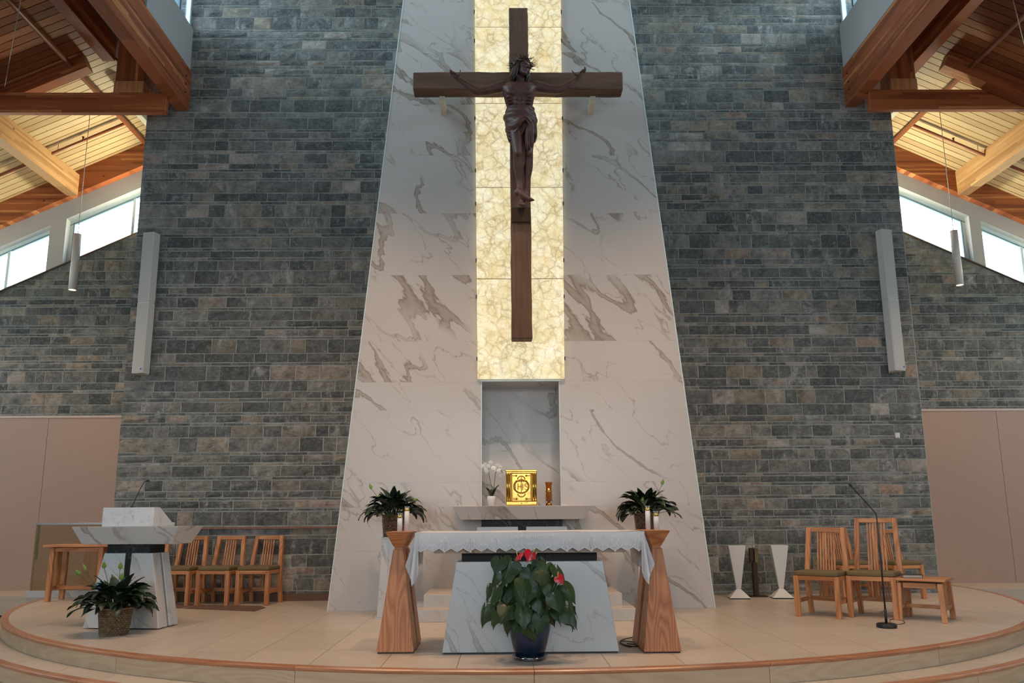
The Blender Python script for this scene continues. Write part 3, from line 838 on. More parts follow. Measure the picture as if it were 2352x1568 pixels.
# ---------------------------------------------------------------- timber trusses and lantern over the nave
for s, nm, gx, YWALL, deck in ((-1, 'left', GX_L, YL, deckL), (1, 'right', GX_R, YR, deckR)):
    tr = thing('timber_truss', 'red glulam truss and girders meeting the %s stone wall' % nm, 'truss', (gx, YWALL, 7.4), group=None)
    loc = Vector((gx, YWALL, 7.4))
    P = lambda x, y, z: (x - loc.x, y - loc.y, z - loc.z)
    def bx(name, mat, x0, x1, y0, y1, z0, z1, bev=0.006):
        x0, x1 = sorted((x0, x1))
        c = Vector(((x0 + x1) / 2, (y0 + y1) / 2, (z0 + z1) / 2))
        return MB().box(x0 - c.x, x1 - c.x, y0 - c.y, y1 - c.y, z0 - c.z, z1 - c.z).build(name, mat, tr, bevel=bev, loc=c - loc)
    zg0, zg1 = (at(432, 255, YL).z, at(443, 165, YL).z) if s < 0 else (at(1944, 247, YR).z, at(1931, 160, YR).z)
    mg = bx('main_girder', M['glu_y'], gx, gx + s * 0.2, 1.5, YWALL - 0.005, zg0, zg1)
    for dz in (0.2, 0.34, 0.48):
        MB().tube([(s * 0.1 * -1 - s * 0.003, (YWALL - 1.5) / 2 - 0.2, -0.33 + dz), (s * -0.1 - s * 0.012 + s * 0.0, (YWALL - 1.5) / 2 - 0.2, -0.33 + dz)], 0.016, 8).build('bolt', M['black'], mg)
    x2 = at(270, 122, YL).x if s < 0 else at(2068, 122, YR).x
    z2 = at(276, 128, YL).z if s < 0 else at(2100, 125, YR).z
    z2 = min(min(z2, zg1 + 0.25) - 0.06, deck(x2 + s * 0.2) - 0.1)
    bx('upper_girder', M['glu_y'], x2, x2 + s * 0.2, 1.5, YWALL - 0.04, z2, z2 + 0.62)
    wa, wb_ = (at(48, 0, 9.1), at(9, 207, 11.05)) if s < 0 else (at(2327, 0, 9.1), at(2352, 100, 10.1))
    wd = (wa - wb_)
    MB().tube([wb_ - loc, wa + wd * 0.12 - loc], 0.006, 6).build('stay_wire', M['cable'], tr)
    # flat dark soffit between the two girders
    bx('soffit', M['deck_gap'], gx + s * 0.17, x2 + s * 0.5, 1.5, 14.2, max(z2, zg1) + 0.36, max(z2, zg1) + 0.42, 0)
    yc = 10.95 if s < 0 else 11.3
    ct, cb = (at(383, 212, yc).z, at(410, 258, yc).z) if s < 0 else (at(2150, 205, yc).z, at(1980, 251, yc).z)
    bx('bottom_chord', M['glu_x'], gx + s * 0.16, gx + s * 4.5, yc, yc + 0.09, cb, ct)
    pa, pb = (at(262, 195, yc).x, at(327, 200, yc).x) if s < 0 else (at(2049, 200, yc).x, at(2107, 195, yc).x)
    bx('post', M['glu_z'], pa, pb, yc + 0.02, yc + 0.36, ct + 0.1, z2 + 0.45)
    bx('post_collar', M['oak_z'], pa - 0.012, pb + 0.012, yc + 0.004, yc + 0.37, ct, ct + 0.2, 0.012)
    # grey lantern wall on top of the girder with windows above
    up = thing('wall_%s_upper' % nm, 'grey drywall strip of the lantern above the %s girder' % nm, 'wall', kind='structure')
    zp = at(437, 70, YL).z if s < 0 else at(1933, 62, YR).z
    xa, xb = sorted((gx + s * 0.02, gx + s * 0.16))
    MB().box(xa, xb, 2.0, YWALL - 0.022, zg1, zp).build('drywall_strip', M['dry'], up)
    yp = at(343, 15, 9.6).y
    MB().box(min(gx - s * 0.005, gx + s * 0.18), max(gx - s * 0.005, gx + s * 0.18), 9.55, 9.72, zg1 + 0.002, ZTOP).build('stud', M['glu_z'], up)
    MB().box(min(gx - s * 0.0, gx + s * 0.17), max(gx - s * 0.0, gx + s * 0.17), 9.74, 9.79, zg1 + 0.002, ZTOP).build('reveal', M['frame_dark'], up)
    wn = thing('window_%d' % (5 if s < 0 else 6), 'narrow lantern window high above the %s girder' % nm, 'window', kind='structure')
    ww = gx + s * 0.09
    MB().box(ww - 0.03, ww + 0.03, 9.8, YWALL - 0.022, zp + 0.001, zp + 0.05).build('window_frame', M['frame'], wn)
    for yy in (9.81, YWALL - 0.48, YWALL - 0.08):
        MB().box(ww - 0.03, ww + 0.03, yy, yy + 0.05, zp + 0.052, ZTOP).build('mullion', M['frame_dark'] if yy < YWALL - 0.2 and yy > 10 else M['frame'], wn)
    MB().box(ww - 0.004, ww + 0.004, 9.87, YWALL - 0.09, zp + 0.052, ZTOP).build('pane', M['glass'], wn)
    MB().box(ww - 0.03, ww + 0.03, 2.0, 9.54, zp + 0.001, zp + 0.05).build('window_frame', M['frame'], wn)
    MB().box(ww - 0.004, ww + 0.004, 2.0, 9.54, zp + 0.052, ZTOP).build('pane', M['glass'], wn)
    # cream strip behind the truss; its pale colour stands for a lit beam underside
    xf = at(318, 275, 12.6).x if s < 0 else at(2055, 275, 12.6).x
    MB().box(min(xf, xf + s * 0.1), max(xf, xf + s * 0.1), YWALL + 0.55, YW - 0.15, deck(xf) - 0.3, deck(xf) - 0.1).build('lit_strip', M['cream'], up)
lc = MB().box(GX_L - 0.3, GX_R + 0.3, -10, 12.3, ZTOP, ZTOP + 0.2).build('ceiling', M['dry'])
tag(lc, 'flat white ceiling of the tall central lantern', 'ceiling', kind='structure')

# ---------------------------------------------------------------- marble tower (wall_back)
wb = thing('wall_back', 'tall tapering white marble tower behind the crucifix', 'wall', kind='structure')
OX0, OX1 = at(1097, 872, YM).x, at(1296, 872, YM).x
OXT = 0.05                                              # panel widens a little towards the top
NX0, NX1 = at(1104, 1100, YM).x, at(1290, 1100, YM).x
NZ0, NZ1 = 1.262, at(1195, 876, YM).z
rows = [0.001, 0.72] + [at(960, y_, YM).z for y_ in (1108, 942, 784, 632, 490, 357, 240, 120, 5)] + [9.3, 10.2]
oleft = lambda z: OX0 - OXT * max(0, z - NZ1) / 5.5
oright = lambda z: OX1 + OXT * max(0, z - NZ1) / 5.5
cuts = sorted(rows + [NZ0, NZ1])
rnd = random.Random(4)
for a, b in zip(cuts[:-1], cuts[1:]):
    if b - a < 0.02: continue
    g_ = 0.0004
    z0, z1 = a + g_, b - g_
    if b <= NZ0 + 1e-6: inL0 = inL1 = 0.0; inR0 = inR1 = 0.0
    elif b <= NZ1 + 1e-6: inL0 = inL1 = NX0; inR0 = inR1 = NX1
    else: inL0, inL1, inR0, inR1 = oleft(z0) - 0.004, oleft(z1) - 0.004, oright(z0) + 0.004, oright(z1) + 0.004
    for q in ([(-mw(z0), z0), (inL0 - g_, z0), (inL1 - g_, z1), (-mw(z1), z1)], [(inR0 + g_, z0), (mw(z0), z0), (mw(z1), z1), (inR1 + g_, z1)]):
        cx = sum(p_[0] for p_ in q) / 4; cz = sum(p_[1] for p_ in q) / 4
        MB().prism_xz([(px - cx, pz - cz) for px, pz in q], -0.02, 0.0).build('slab', M['marble'], wb, loc=(cx, YM + 0.02, cz))
core = MB()
core.prism_xz([(-mw(0) + 0.01, 0), (NX0, 0), (NX0, 10.2), (-mw(10.2) + 0.01, 10.2)], YM + 0.021, 11.39)
core.prism_xz([(NX1, 0), (mw(0) - 0.01, 0), (mw(10.2) - 0.01, 10.2), (NX1, 10.2)], YM + 0.021, 11.39)
core.box(NX0, NX1, YM + 0.021, 11.39, 0, NZ0 - 0.02)
core.box(NX0, NX1, YM + 0.021, 11.39, NZ1, 10.2)
core.build('core', M['marble_grey'], wb)
MB().box(NX0, NX1, YM + 0.55, 11.39, NZ0 - 0.02, NZ1).build('niche_back', M['marble'], wb)
tb = MB()
for s in (-1, 1):
    pts = [(s * (mw(0) - 0.002), 0.002), (s * (mw(0) + 0.012), 0.002), (s * (mw(10.2) + 0.012), 10.2), (s * (mw(10.2) - 0.002), 10.2)]
    tb.prism_xz(pts if s > 0 else list(reversed(pts)), YM - 0.006, YM + 0.05)
tb.build('edge_trim', M['frame'], wb)
MB().box(NX0 - 0.01, NX1 + 0.01, YM - 0.008, YM + 0.06, NZ1 + 0.002, NZ1 + 0.022).build('niche_head_trim', M['frame'], wb)
nt = MB()
for x_ in (NX0 + 0.0005, NX1 - 0.0165): nt.box(x_, x_ + 0.016, YM - 0.004, YM + 0.03, NZ0, NZ1)
nt.build('niche_trim', M['frame'], wb)
# back-lit onyx panels
on = thing('onyx_light_panel', 'tall back-lit golden onyx panels behind the crucifix', 'light panel', (0, YM, NZ1))
js = [NZ1 + 0.024] + [at(1190, y_, YM).z for y_ in (643, 434, 242, 68)] + [9.2, 10.19]
for a, b in zip(js[:-1], js[1:]):
    cz = (a + b) / 2; cx = (OX0 + OX1) / 2
    q = [(oleft(a) - cx, a + 0.005 - cz), (oright(a) - cx, a + 0.005 - cz), (oright(b) - cx, b - 0.005 - cz), (oleft(b) - cx, b - 0.005 - cz)]
    p_ = MB().prism_xz(q, -0.03, 0.0).build('onyx_panel', M['onyx'], on, loc=(cx, -0.028, cz - NZ1))
    if b < 10: MB().box(oleft(b) + 0.002, oright(b) - 0.002, -0.053, -0.0295, b - NZ1 - 0.0045, b - NZ1 + 0.0045).build('joint_strip', M['bronze_pale'], on)
    for zz in (a + (b - a) * 0.2, b - (b - a) * 0.18):
        for xx in (oleft(zz) - 0.016, oright(zz) - 0.006):
            MB().box(xx + 0.004, xx + 0.018, -0.04, -0.001, -0.022, 0.022).build('clip', M['black'], p_, loc=(-cx, 0, zz - cz))

cap = MB().box(-6.6, 6.6, 12.0, 14.5, 9.0, 9.15).build('ceiling', M['dry'])
tag(cap, 'closed roof over the space behind the stone walls', 'ceiling', kind='structure')
o = MB().box(-6.4, 6.4, 14.3, 14.5, -0.3, 9.0).build('wall_rear_sanctuary', M['dry'])
tag(o, 'plain outer wall behind the marble tower', 'wall', kind='structure')
# ---------------------------------------------------------------- rest of the nave, behind and beside the photographer
for s, nm in ((-1, 'left'), (1, 'right')):
    x = s * 11.7
    o = MB().box(min(x, x + s * 0.2), max(x, x + s * 0.2), -10, 14.4, -0.33, 6.6).build('wall_%s_side' % nm, M['dry'])
    tag(o, 'plain grey outer side wall of the %s aisle' % nm, 'wall', kind='structure')
    gx = GX_L if s < 0 else GX_R
    o = MB().box(min(gx, gx + s * 0.2), max(gx, gx + s * 0.2), -10, 1.98, 7.3, ZTOP).build('wall_%s_nave' % nm, M['dry'])
    tag(o, 'upper %s nave wall behind the photographer' % nm, 'wall', kind='structure')
o = MB().box(-11.8, 11.8, -10.2, -10.0, -0.33, ZTOP).build('wall_rear', M['dry'])
tag(o, 'plain rear wall of the nave behind the photographer', 'wall', kind='structure')
# ================================================================== CRUCIFIX
YC = 9.6
cross = thing('cross', 'huge weathered timber cross hung in front of the glowing onyx panel', 'cross', (0, YC, 5.4))
def pbox(parent, org, name, mat, x0, x1, y0, y1, z0, z1, bev=0.0, seg=1):
    c = Vector(((x0 + x1) / 2, (y0 + y1) / 2, (z0 + z1) / 2))
    return MB().box(x0 - c.x, x1 - c.x, y0 - c.y, y1 - c.y, z0 - c.z, z1 - c.z).build(name, mat, parent, bevel=bev, seg=seg, loc=c - Vector(org))
def rough_beam(name, mat, org, x0, x1, y0, y1, z0, z1, axis, seed):
    rg = random.Random(seed)
    n = 16
    b = MB(); vs = []
    for i in range(n + 1):
        t = i / n
        j = lambda: rg.uniform(-0.005, 0.005)
        if axis == 'z':
            z = z0 + (z1 - z0) * t
            ring = [(x0 + j(), y0 + j(), z), (x1 + j(), y0 + j(), z), (x1 + j(), y1, z), (x0 + j(), y1, z)]
        else:
            x = x0 + (x1 - x0) * t
            ring = [(x, y0 + j(), z0 + j()), (x, y1, z0 + j()), (x, y1, z1 + j()), (x, y0 + j(), z1 + j())]
        vs += [tuple(Vector(p) - Vector(org)) for p in ring]
    fs = []
    for i in range(n):
        for k in range(4):
            a = i * 4 + k; c = i * 4 + (k + 1) % 4
            fs.append((a, c, c + 4, a + 4))
    fs += [(3, 2, 1, 0), (n * 4, n * 4 + 1, n * 4 + 2, n * 4 + 3)]
    return b.add(vs, fs).build(name, mat, cross, bevel=0.008)
pw0, pw1 = at(1175, 775, YC).x, at(1223, 778, YC).x
zt, zb = at(1188, 15, YC).z, at(1199, 777, YC).z
zx0, zx1 = at(1190, 206, YC).z, at(1190, 167, YC).z
xb0, xb1 = at(949, 190, YC).x, at(1430, 190, YC).x
O_ = (0, YC, 5.4)
rough_beam('post', M['old_z'], O_, pw0, pw1, YC, YC + 0.2, zb, zx0 - 0.001, 'z', 1)
rough_beam('post', M['old_z'], O_, pw0 - 0.005, pw1 - 0.012, YC + 0.02, YC + 0.2, zx1 + 0.001, zt, 'z', 2)
rough_beam('crossbeam', M['old_x'], O_, xb0, xb1, YC - 0.02, YC + 0.2, zx0, zx1, 'x', 3)
zf = at(1197, 495, YC).z
pbox(cross, O_, 'foot_block', M['bronze'], pw0 + 0.01, pw1 - 0.005, YC - 0.03, YC - 0.002, zf - 0.1, zf + 0.1, 0.006)
for px_ in (1015, 1363):
    bx_ = at(px_, 230, YC + 0.1).x
    pbox(cross, O_, 'wall_bracket', M['cream'], bx_ - 0.036, bx_ + 0.036, YC + 0.15, YM - 0.002, zx0 - 0.1, zx0 - 0.006)

# ---- carved figure on the cross
YF = YC - 0.17
def fp(x, y, d=0.0): return at(x, y, YF + d)
class Sculpt(MB):
    def limb(s, pts, rs, n=14, flat=1.0):
        """tapered limb with rounded ends through the given points"""
        P_ = [Vector(p) for p in pts]
        out = []; ro = []
        N = 5
        for i in range(len(P_) - 1):
            for k in range(N):
                t = k / N
                t2 = t * t * (3 - 2 * t) * 0.35 + t * 0.65
                out.append(P_[i].lerp(P_[i + 1], t)); ro.append(rs[i] + (rs[i + 1] - rs[i]) * t2)
        out.append(P_[-1]); ro.append(rs[-1])
        # smooth path
        for _ in range(2):
            sm = [out[0]] + [(out[i - 1] + out[i] * 2 + out[i + 1]) / 4 for i in range(1, len(out) - 1)] + [out[-1]]
            out = sm
        s.tube(out, ro, n)
        s.ball(out[0], ro[0], n=n, m=8); s.ball(out[-1], ro[-1], n=n, m=8)
        return s
    def loft(s, rings, n=24):
        """rings: (cx, cy, z, rx, ry)"""
        vs = []; fs = []
        for cx, cy, z, rx, ry in rings:
            for k in range(n):
                a = 2 * PI * k / n
                vs.append((cx + rx * math.cos(a), cy + ry * math.sin(a), z))
        m = len(rings)
        for i in range(m - 1):
            for k in range(n):
                a = i * n + k; b = i * n + (k + 1) % n
                fs.append((a, a + n, b + n, b))
        fs.append(tuple(range(n))); fs.append(tuple(reversed(range((m - 1) * n, m * n))))
        return s.add(vs, fs, True)
fig = thing('statue', 'dark brown carved crucified figure with arms spread on the timber cross', 'statue', (0, YF, 4.7))
FO = Vector((0, YF, 4.7))
def fbuild(b, name, mat, voxel=None, it=3, parent=None):
    b.v = [tuple(Vector(p) - FO) for p in b.v]
    o = b.build(name, mat, parent or fig)
    if voxel:
        md = o.modifiers.new('remesh', 'REMESH'); md.mode = 'VOXEL'; md.voxel_size = voxel; md.use_smooth_shade = True
        ms_ = o.modifiers.new('smooth', 'SMOOTH'); ms_.iterations = it; ms_.factor = 0.5
    return o
PXM = 1.0 / 183.0
body = Sculpt()
def ring(x0, x1, y, ry, dy=0.0):
    a, b = fp(x0, y), fp(x1, y)
    return ((a.x + b.x) / 2, YF + dy, (a.z + b.z) / 2, (b.x - a.x) / 2, ry)
# trunk: shoulders, chest, waist, hips (edge pixels read from the photograph)
body.loft([ring(1172, 1221, 277, 0.085, 0.02), ring(1166, 1226, 268, 0.105, 0.02), ring(1164, 1227, 256, 0.11, 0.015), ring(1164, 1223, 246, 0.095, 0.01), ring(1160, 1225, 236, 0.1, 0.0), ring(1157, 1228, 225, 0.115, -0.02),
           ring(1154, 1231, 214, 0.125, -0.035), ring(1152, 1233, 206, 0.12, -0.03), ring(1153, 1232, 199, 0.1, -0.015), ring(1160, 1224, 193, 0.075, 0.01), ring(1176, 1214, 188, 0.055, 0.02)])
for sx, cx in ((-1, 1177), (1, 1209)):                     # pectorals and ribs
    c = fp(cx, 210, -0.105); body.ball(c, 0.085, 0.045, 0.06)
    for k, yy in enumerate((224, 231, 238)):
        c = fp(1192 + sx * (22 - k * 1.5), yy, -0.075 + k * 0.004); body.ball(c, 0.055, 0.034, 0.012)
for yy in (227, 236, 245):
    for sx in (-1, 1):
        c = fp(1192.5 + sx * 6, yy, -0.1 + (yy - 227) * 0.0015); body.ball(c, 0.03, 0.017, 0.022)
body.limb([fp(1192, 196, 0.01), fp(1194, 186, -0.005), fp(1195, 178, -0.01)], [0.07, 0.06, 0.062])
for sx in (-1, 1):                                         # neck sinews and collar bones
    body.limb([fp(1193 + sx * 4, 197, -0.075), fp(1195 + sx * 8, 181, -0.03)], [0.016, 0.018])
    body.limb([fp(1193 + sx * 5, 198, -0.085), fp(1193 + sx * 36, 193, -0.05)], [0.014, 0.018])
arms = ([(1153, 199, 0.0), (1141, 202, -0.01), (1122, 208, -0.02), (1100, 212, -0.03), (1078, 199, -0.03), (1060, 186, -0.04), (1055, 182, -0.045)],
        [(1231, 199, 0.0), (1243, 201, -0.01), (1264, 206, -0.02), (1286, 207, -0.03), (1305, 196, -0.03), (1320, 184.5, -0.04), (1324, 181, -0.045)])
for pts in arms:
    body.limb([fp(*p) for p in pts], [0.078, 0.07, 0.06, 0.052, 0.05, 0.033, 0.031])
    c = fp(*pts[1]); body.ball(c, 0.08, 0.075, 0.072)
# hands: palm, four unequal curled fingers, thumb from the side of the palm
def hand(wr, palm, fingers, thumb):
    a, b = fp(*wr), fp(*palm)
    body.limb([a, a.lerp(b, 0.5), b], [0.03, 0.036, 0.034], 10)
    for f in fingers: body.limb([fp(*p) for p in f], [0.0135, 0.0125, 0.011, 0.008][:len(f)], 8)
    body.limb([fp(*p) for p in thumb], [0.017, 0.014, 0.009], 8)
hand((1056, 183, -0.045), (1045, 174, -0.06),
     [[(1040, 173, -0.05), (1035, 168, -0.075), (1033, 162.5, -0.09), (1034, 158.5, -0.1)], [(1041, 170, -0.06), (1036.5, 165, -0.1), (1034.5, 161, -0.12), (1037.5, 160.5, -0.13)],
      [(1043, 169, -0.075), (1039.5, 165.5, -0.12), (1038.5, 164, -0.15), (1042, 165, -0.155)], [(1046, 169.5, -0.085), (1043.5, 166.5, -0.125), (1043.5, 166.5, -0.145), (1046, 168, -0.15)]],
     [(1050, 176, -0.08), (1056, 171, -0.1), (1057.5, 160.5, -0.1)])
hand((1323, 182, -0.045), (1333, 171, -0.06),
     [[(1338, 170, -0.05), (1344, 164, -0.07), (1346, 158.5, -0.085), (1345, 153.5, -0.09)], [(1337, 167, -0.06), (1342.5, 161, -0.095), (1343.5, 155.5, -0.11), (1341.5, 152.5, -0.115)],
      [(1335, 166, -0.075), (1340, 161.5, -0.12), (1340.5, 159.5, -0.145), (1338, 160, -0.15)], [(1332, 166.5, -0.085), (1335.5, 163.5, -0.125), (1335.5, 163.5, -0.14), (1333, 165, -0.145)]],
     [(1328, 174, -0.08), (1319.5, 170, -0.1), (1313.5, 162, -0.1)])
# legs: the viewer's left leg crosses in front
body.limb([fp(1182, 268, 0.0), fp(1185, 300, -0.08), fp(1189, 342, -0.15), fp(1191, 353, -0.15)], [0.1, 0.092, 0.066, 0.062])
body.limb([fp(1190, 346, -0.16), fp(1190, 360, -0.13), fp(1191, 382, -0.085), fp(1194, 415, -0.045), fp(1194, 436, -0.05)], [0.062, 0.066, 0.068, 0.042, 0.04])
c = fp(1189.5, 350, -0.2); body.ball(c, 0.04, 0.035, 0.05)
body.limb([fp(1213, 268, 0.0), fp(1214, 300, -0.05), fp(1214, 345, -0.08), fp(1214, 354, -0.08)], [0.095, 0.085, 0.062, 0.058])
body.limb([fp(1214, 348, -0.09), fp(1214, 362, -0.05), fp(1213, 384, -0.02), fp(1211, 415, 0.0), fp(1208, 440, 0.02)], [0.058, 0.06, 0.062, 0.04, 0.038])
c = fp(1215, 351, -0.125); body.ball(c, 0.038, 0.03, 0.046)
# front foot points right and down, toes at the tip; rear foot hangs below with its toes
body.ball(fp(1187.5, 443, -0.045), 0.042, 0.05, 0.045)
body.limb([fp(1193, 438, -0.06), fp(1200, 447, -0.09), fp(1209, 454, -0.11), fp(1216, 456.5, -0.12)], [0.045, 0.05, 0.04, 0.028], 12)
for k in range(5):
    body.limb([fp(1213 - k * 1.6, 453.5 + k * 1.3, -0.125 + k * 0.006), fp(1221 - k * 2.2, 457 + k * 1.2, -0.14 + k * 0.008), fp(1226 - k * 2.8, 459.5 + k * 1.0, -0.14 + k * 0.008)], [0.016 - k * 0.001, 0.015 - k * 0.0012, 0.013 - k * 0.0012], 8)
body.limb([fp(1207, 441, 0.02), fp(1203, 453, -0.02), fp(1201, 464, -0.05)], [0.042, 0.045, 0.042], 12)
for k in range(5):
    body.limb([fp(1206.5 - k * 3.0, 464, -0.06), fp(1206.5 - k * 3.2, 469, -0.085), fp(1206.5 - k * 3.3, 471 - abs(k - 1.5) * 0.6, -0.085)], [0.014, 0.014, 0.012], 8)
fbuild(body, 'body', M['figure'], 0.0075, 7)
# head: skull, jaw, brow, nose, lips, ears; turned up towards the viewer's right
head = Sculpt()
HC = fp(1200, 159, -0.05)
def hd(x, y, z): return Vector((x, y, z))
head.ball(hd(0, 0.02, 0.03), 0.078, 0.095, 0.09, 20, 14)
head.ball(hd(0, -0.03, -0.035), 0.062, 0.066, 0.078, 16, 10)
head.ball(hd(0, -0.055, -0.095), 0.03, 0.032, 0.026)
head.limb([hd(-0.055, -0.066, 0.02), hd(-0.03, -0.086, 0.025), hd(0, -0.08, 0.02), hd(0.03, -0.086, 0.025), hd(0.055, -0.066, 0.02)], [0.011, 0.0125, 0.012, 0.0125, 0.011], 10)
head.limb([hd(0, -0.082, 0.014), hd(0, -0.102, -0.018), hd(0, -0.112, -0.036)], [0.011, 0.0135, 0.0175], 10)
for s in (-1, 1):
    head.ball(hd(s * 0.015, -0.095, -0.038), 0.011, 0.012, 0.009)
    head.ball(hd(s * 0.031, -0.078, -0.002), 0.0155, 0.0135, 0.0095)
    head.ball(hd(s * 0.042, -0.055, -0.032), 0.024, 0.02, 0.02)
    head.ball(hd(s * 0.08, 0.02, -0.012), 0.012, 0.022, 0.034)
head.limb([hd(-0.024, -0.086, -0.064), hd(0, -0.094, -0.063), hd(0.024, -0.086, -0.064)], [0.006, 0.009, 0.006], 8)
head.limb([hd(-0.021, -0.084, -0.076), hd(0, -0.092, -0.077), hd(0.021, -0.084, -0.076)], [0.006, 0.0095, 0.006], 8)
for k in range(9):                                          # short beard
    a = (k - 4) / 4
    head.limb([hd(a * 0.055, -0.06 + abs(a) * 0.045, -0.08 + abs(a) * 0.03), hd(a * 0.05, -0.074 + abs(a) * 0.05, -0.118 + abs(a) * 0.03)], [0.016, 0.008], 8)
RH = Matrix.Rotation(math.radians(36), 3, 'Z') @ Matrix.Rotation(math.radians(12), 3, 'Y') @ Matrix.Rotation(math.radians(-8), 3, 'X')
toh = lambda b: setattr(b, 'v', [tuple(HC + RH @ (Vector(p) * 1.08)) for p in b.v])
toh(head)
hobj = fbuild(head, 'head', M['figure'], 0.004, 2)
hair = Sculpt()
rg = random.Random(11)
for k in range(110):                                         # long strands falling beside and behind the face
    a = rg.uniform(-2.2, 2.2)
    sx, cy = math.sin(a), math.cos(a)
    top = hd(0.07 * sx, 0.03 + 0.085 * cy, 0.085 + rg.uniform(-0.02, 0.03))
    midp = hd(0.098 * sx, 0.03 + 0.105 * cy, -0.02)
    low = hd(0.1 * sx + rg.uniform(-0.02, 0.02), 0.035 + 0.1 * cy + rg.uniform(-0.015, 0.015), -0.13 + rg.uniform(-0.04, 0.03))
    hair.limb([top, midp, low + hd(rg.uniform(-0.02, 0.02), 0.01, -0.03)], [0.011, 0.012, 0.004], 6)
hair.ball(hd(0, 0.03, 0.05), 0.088, 0.1, 0.085, 18, 10)
toh(hair)
fbuild(hair, 'hair', M['figure_dark'])
crown = Sculpt()
for st in range(4):
    pts = []
    for k in range(41):
        a = 2 * PI * k / 40
        r_ = 1.0 + 0.06 * math.sin(a * (5 + st) + st * 2)
        pts.append(hd(0.102 * r_ * math.sin(a), 0.022 + 0.118 * r_ * math.cos(a), 0.062 + 0.02 * math.sin(a * (6 + st) + st * 1.7) + st * 0.008))
    crown.tube(pts, 0.008, 6, False)
for k in range(66):
    a = rg.uniform(0, 2 * PI)
    b0 = hd(0.1 * math.sin(a), 0.022 + 0.116 * math.cos(a), 0.07 + rg.uniform(-0.02, 0.03))
    d = Vector((math.sin(a) + rg.uniform(-0.6, 0.6), math.cos(a) + rg.uniform(-0.6, 0.6), rg.uniform(-0.35, 0.95))).normalized()
    crown.tube([b0, b0 + d * rg.uniform(0.05, 0.1)], [0.006, 0.001], 5, False)
toh(crown)
fbuild(crown, 'crown_of_thorns', M['figure_dark'])
# loin cloth: wrapped, with diagonal folds gathered to a knot on the viewer's right, and a hanging end
loin = Sculpt()
prof = [(254, 1165, 1226), (262, 1161, 1228), (274, 1159.5, 1230), (286, 1161, 1231), (298, 1164, 1231), (310, 1167, 1230), (320, 1171, 1228)]
def lf(u, v):
    i = v * (len(prof) - 1); k = min(int(i), len(prof) - 2); t = i - k
    y = prof[k][0] + (prof[k + 1][0] - prof[k][0]) * t
    x0 = prof[k][1] + (prof[k + 1][1] - prof[k][1]) * t; x1 = prof[k][2] + (prof[k + 1][2] - prof[k][2]) * t
    a = -PI / 2 + (u - 0.5) * 2 * PI
    c = fp((x0 + x1) / 2, y)
    rx = abs(fp(x1, y).x - fp(x0, y).x) / 2; ry = 0.13 + 0.085 * math.sin(min(1, v * 1.2) * PI * 0.5)
    # hem rises over the front leg towards the knot
    ca = math.cos(a)
    fold = 0.012 * math.sin(14 * v + 3.2 * ca * (1.2 - v) + 2.2 * math.sin(a)) + 0.006 * math.sin(31 * v - 5 * ca)
    rise = 0.22 * v * v * max(0.0, math.sin(-a)) * max(0, 0.8 - abs(ca - 0.25))
    return Vector((c.x + (rx + fold * 0.7) * ca, YF - 0.02 + 0.015 * v + (ry + fold) * math.sin(a), c.z + rise))
loin.grid(lf, 56, 34)
fbuild(loin, 'loincloth', M['figure']).modifiers.new('solid', 'SOLIDIFY').thickness = 0.012
knot = Sculpt()
knot.ball(fp(1219, 273, -0.16), 0.035, 0.03, 0.035)
for k in range(6):
    x0 = 1216 + k * 1.2
    knot.limb([fp(1219, 274, -0.16), fp(x0 - 6 + k * 1.5, 296, -0.185 - (k % 2) * 0.014), fp(x0 - 7 + k * 1.6, 320 + (k % 3) * 6, -0.17 - (k % 2) * 0.012), fp(x0 - 8 + k * 1.7, 340 + (k % 2) * 8 - k * 2, -0.155)], [0.016, 0.02, 0.019, 0.01], 8)
for k in range(5):
    knot.limb([fp(1220, 274, -0.15), fp(1229 + k * 0.7, 283 + k * 3, -0.07 + k * 0.02), fp(1231.5 - k * 0.8, 312 + k * 3, -0.05 + k * 0.02), fp(1228 - k, 326, -0.06)], [0.016, 0.018, 0.018, 0.01], 8)
for k in range(9):
    yy = 258 + k * 4.2
    knot.limb([fp(1161 + k * 0.4, yy + k * 2.2, -0.05), fp(1172, yy + 4 + k * 4.5, -0.135), fp(1196, yy + 7 + k * 1.6, -0.165), fp(1218, 273, -0.16)], [0.008, 0.012, 0.011, 0.01], 8)
fbuild(knot, 'cloth_knot', M['figure'])
tag(bpy.data.objects['cross'], group=None)

# ================================================================== ALTAR AND ITS THINGS
YA = 6.88
altar = thing('altar', 'broad white marble altar with black band and tapering base', 'altar', (0, YA, 0))
AO = (0, YA, 0)
b = MB(); b.frustum(0, 0.28, 0.012, 0.748, 0.742, 0.28, 0.632, 0.215)
b.build('base', M['marble_grey'], altar, bevel=0.003)
MB().frustum(0, 0.28, 0.0, 0.0115, 0.73, 0.27, 0.73, 0.27).build('plinth', M['black'], altar)
MB().box(-0.588, 0.588, 0.115, 0.44, 0.7485, 0.8235).build('neck', M['black_marble'], altar)
MB().frustum(0, 0.27, 0.824, 0.996, 0.81, 0.31, 0.955, 0.42).build('mensa', M['marble'], altar, bevel=0.003)
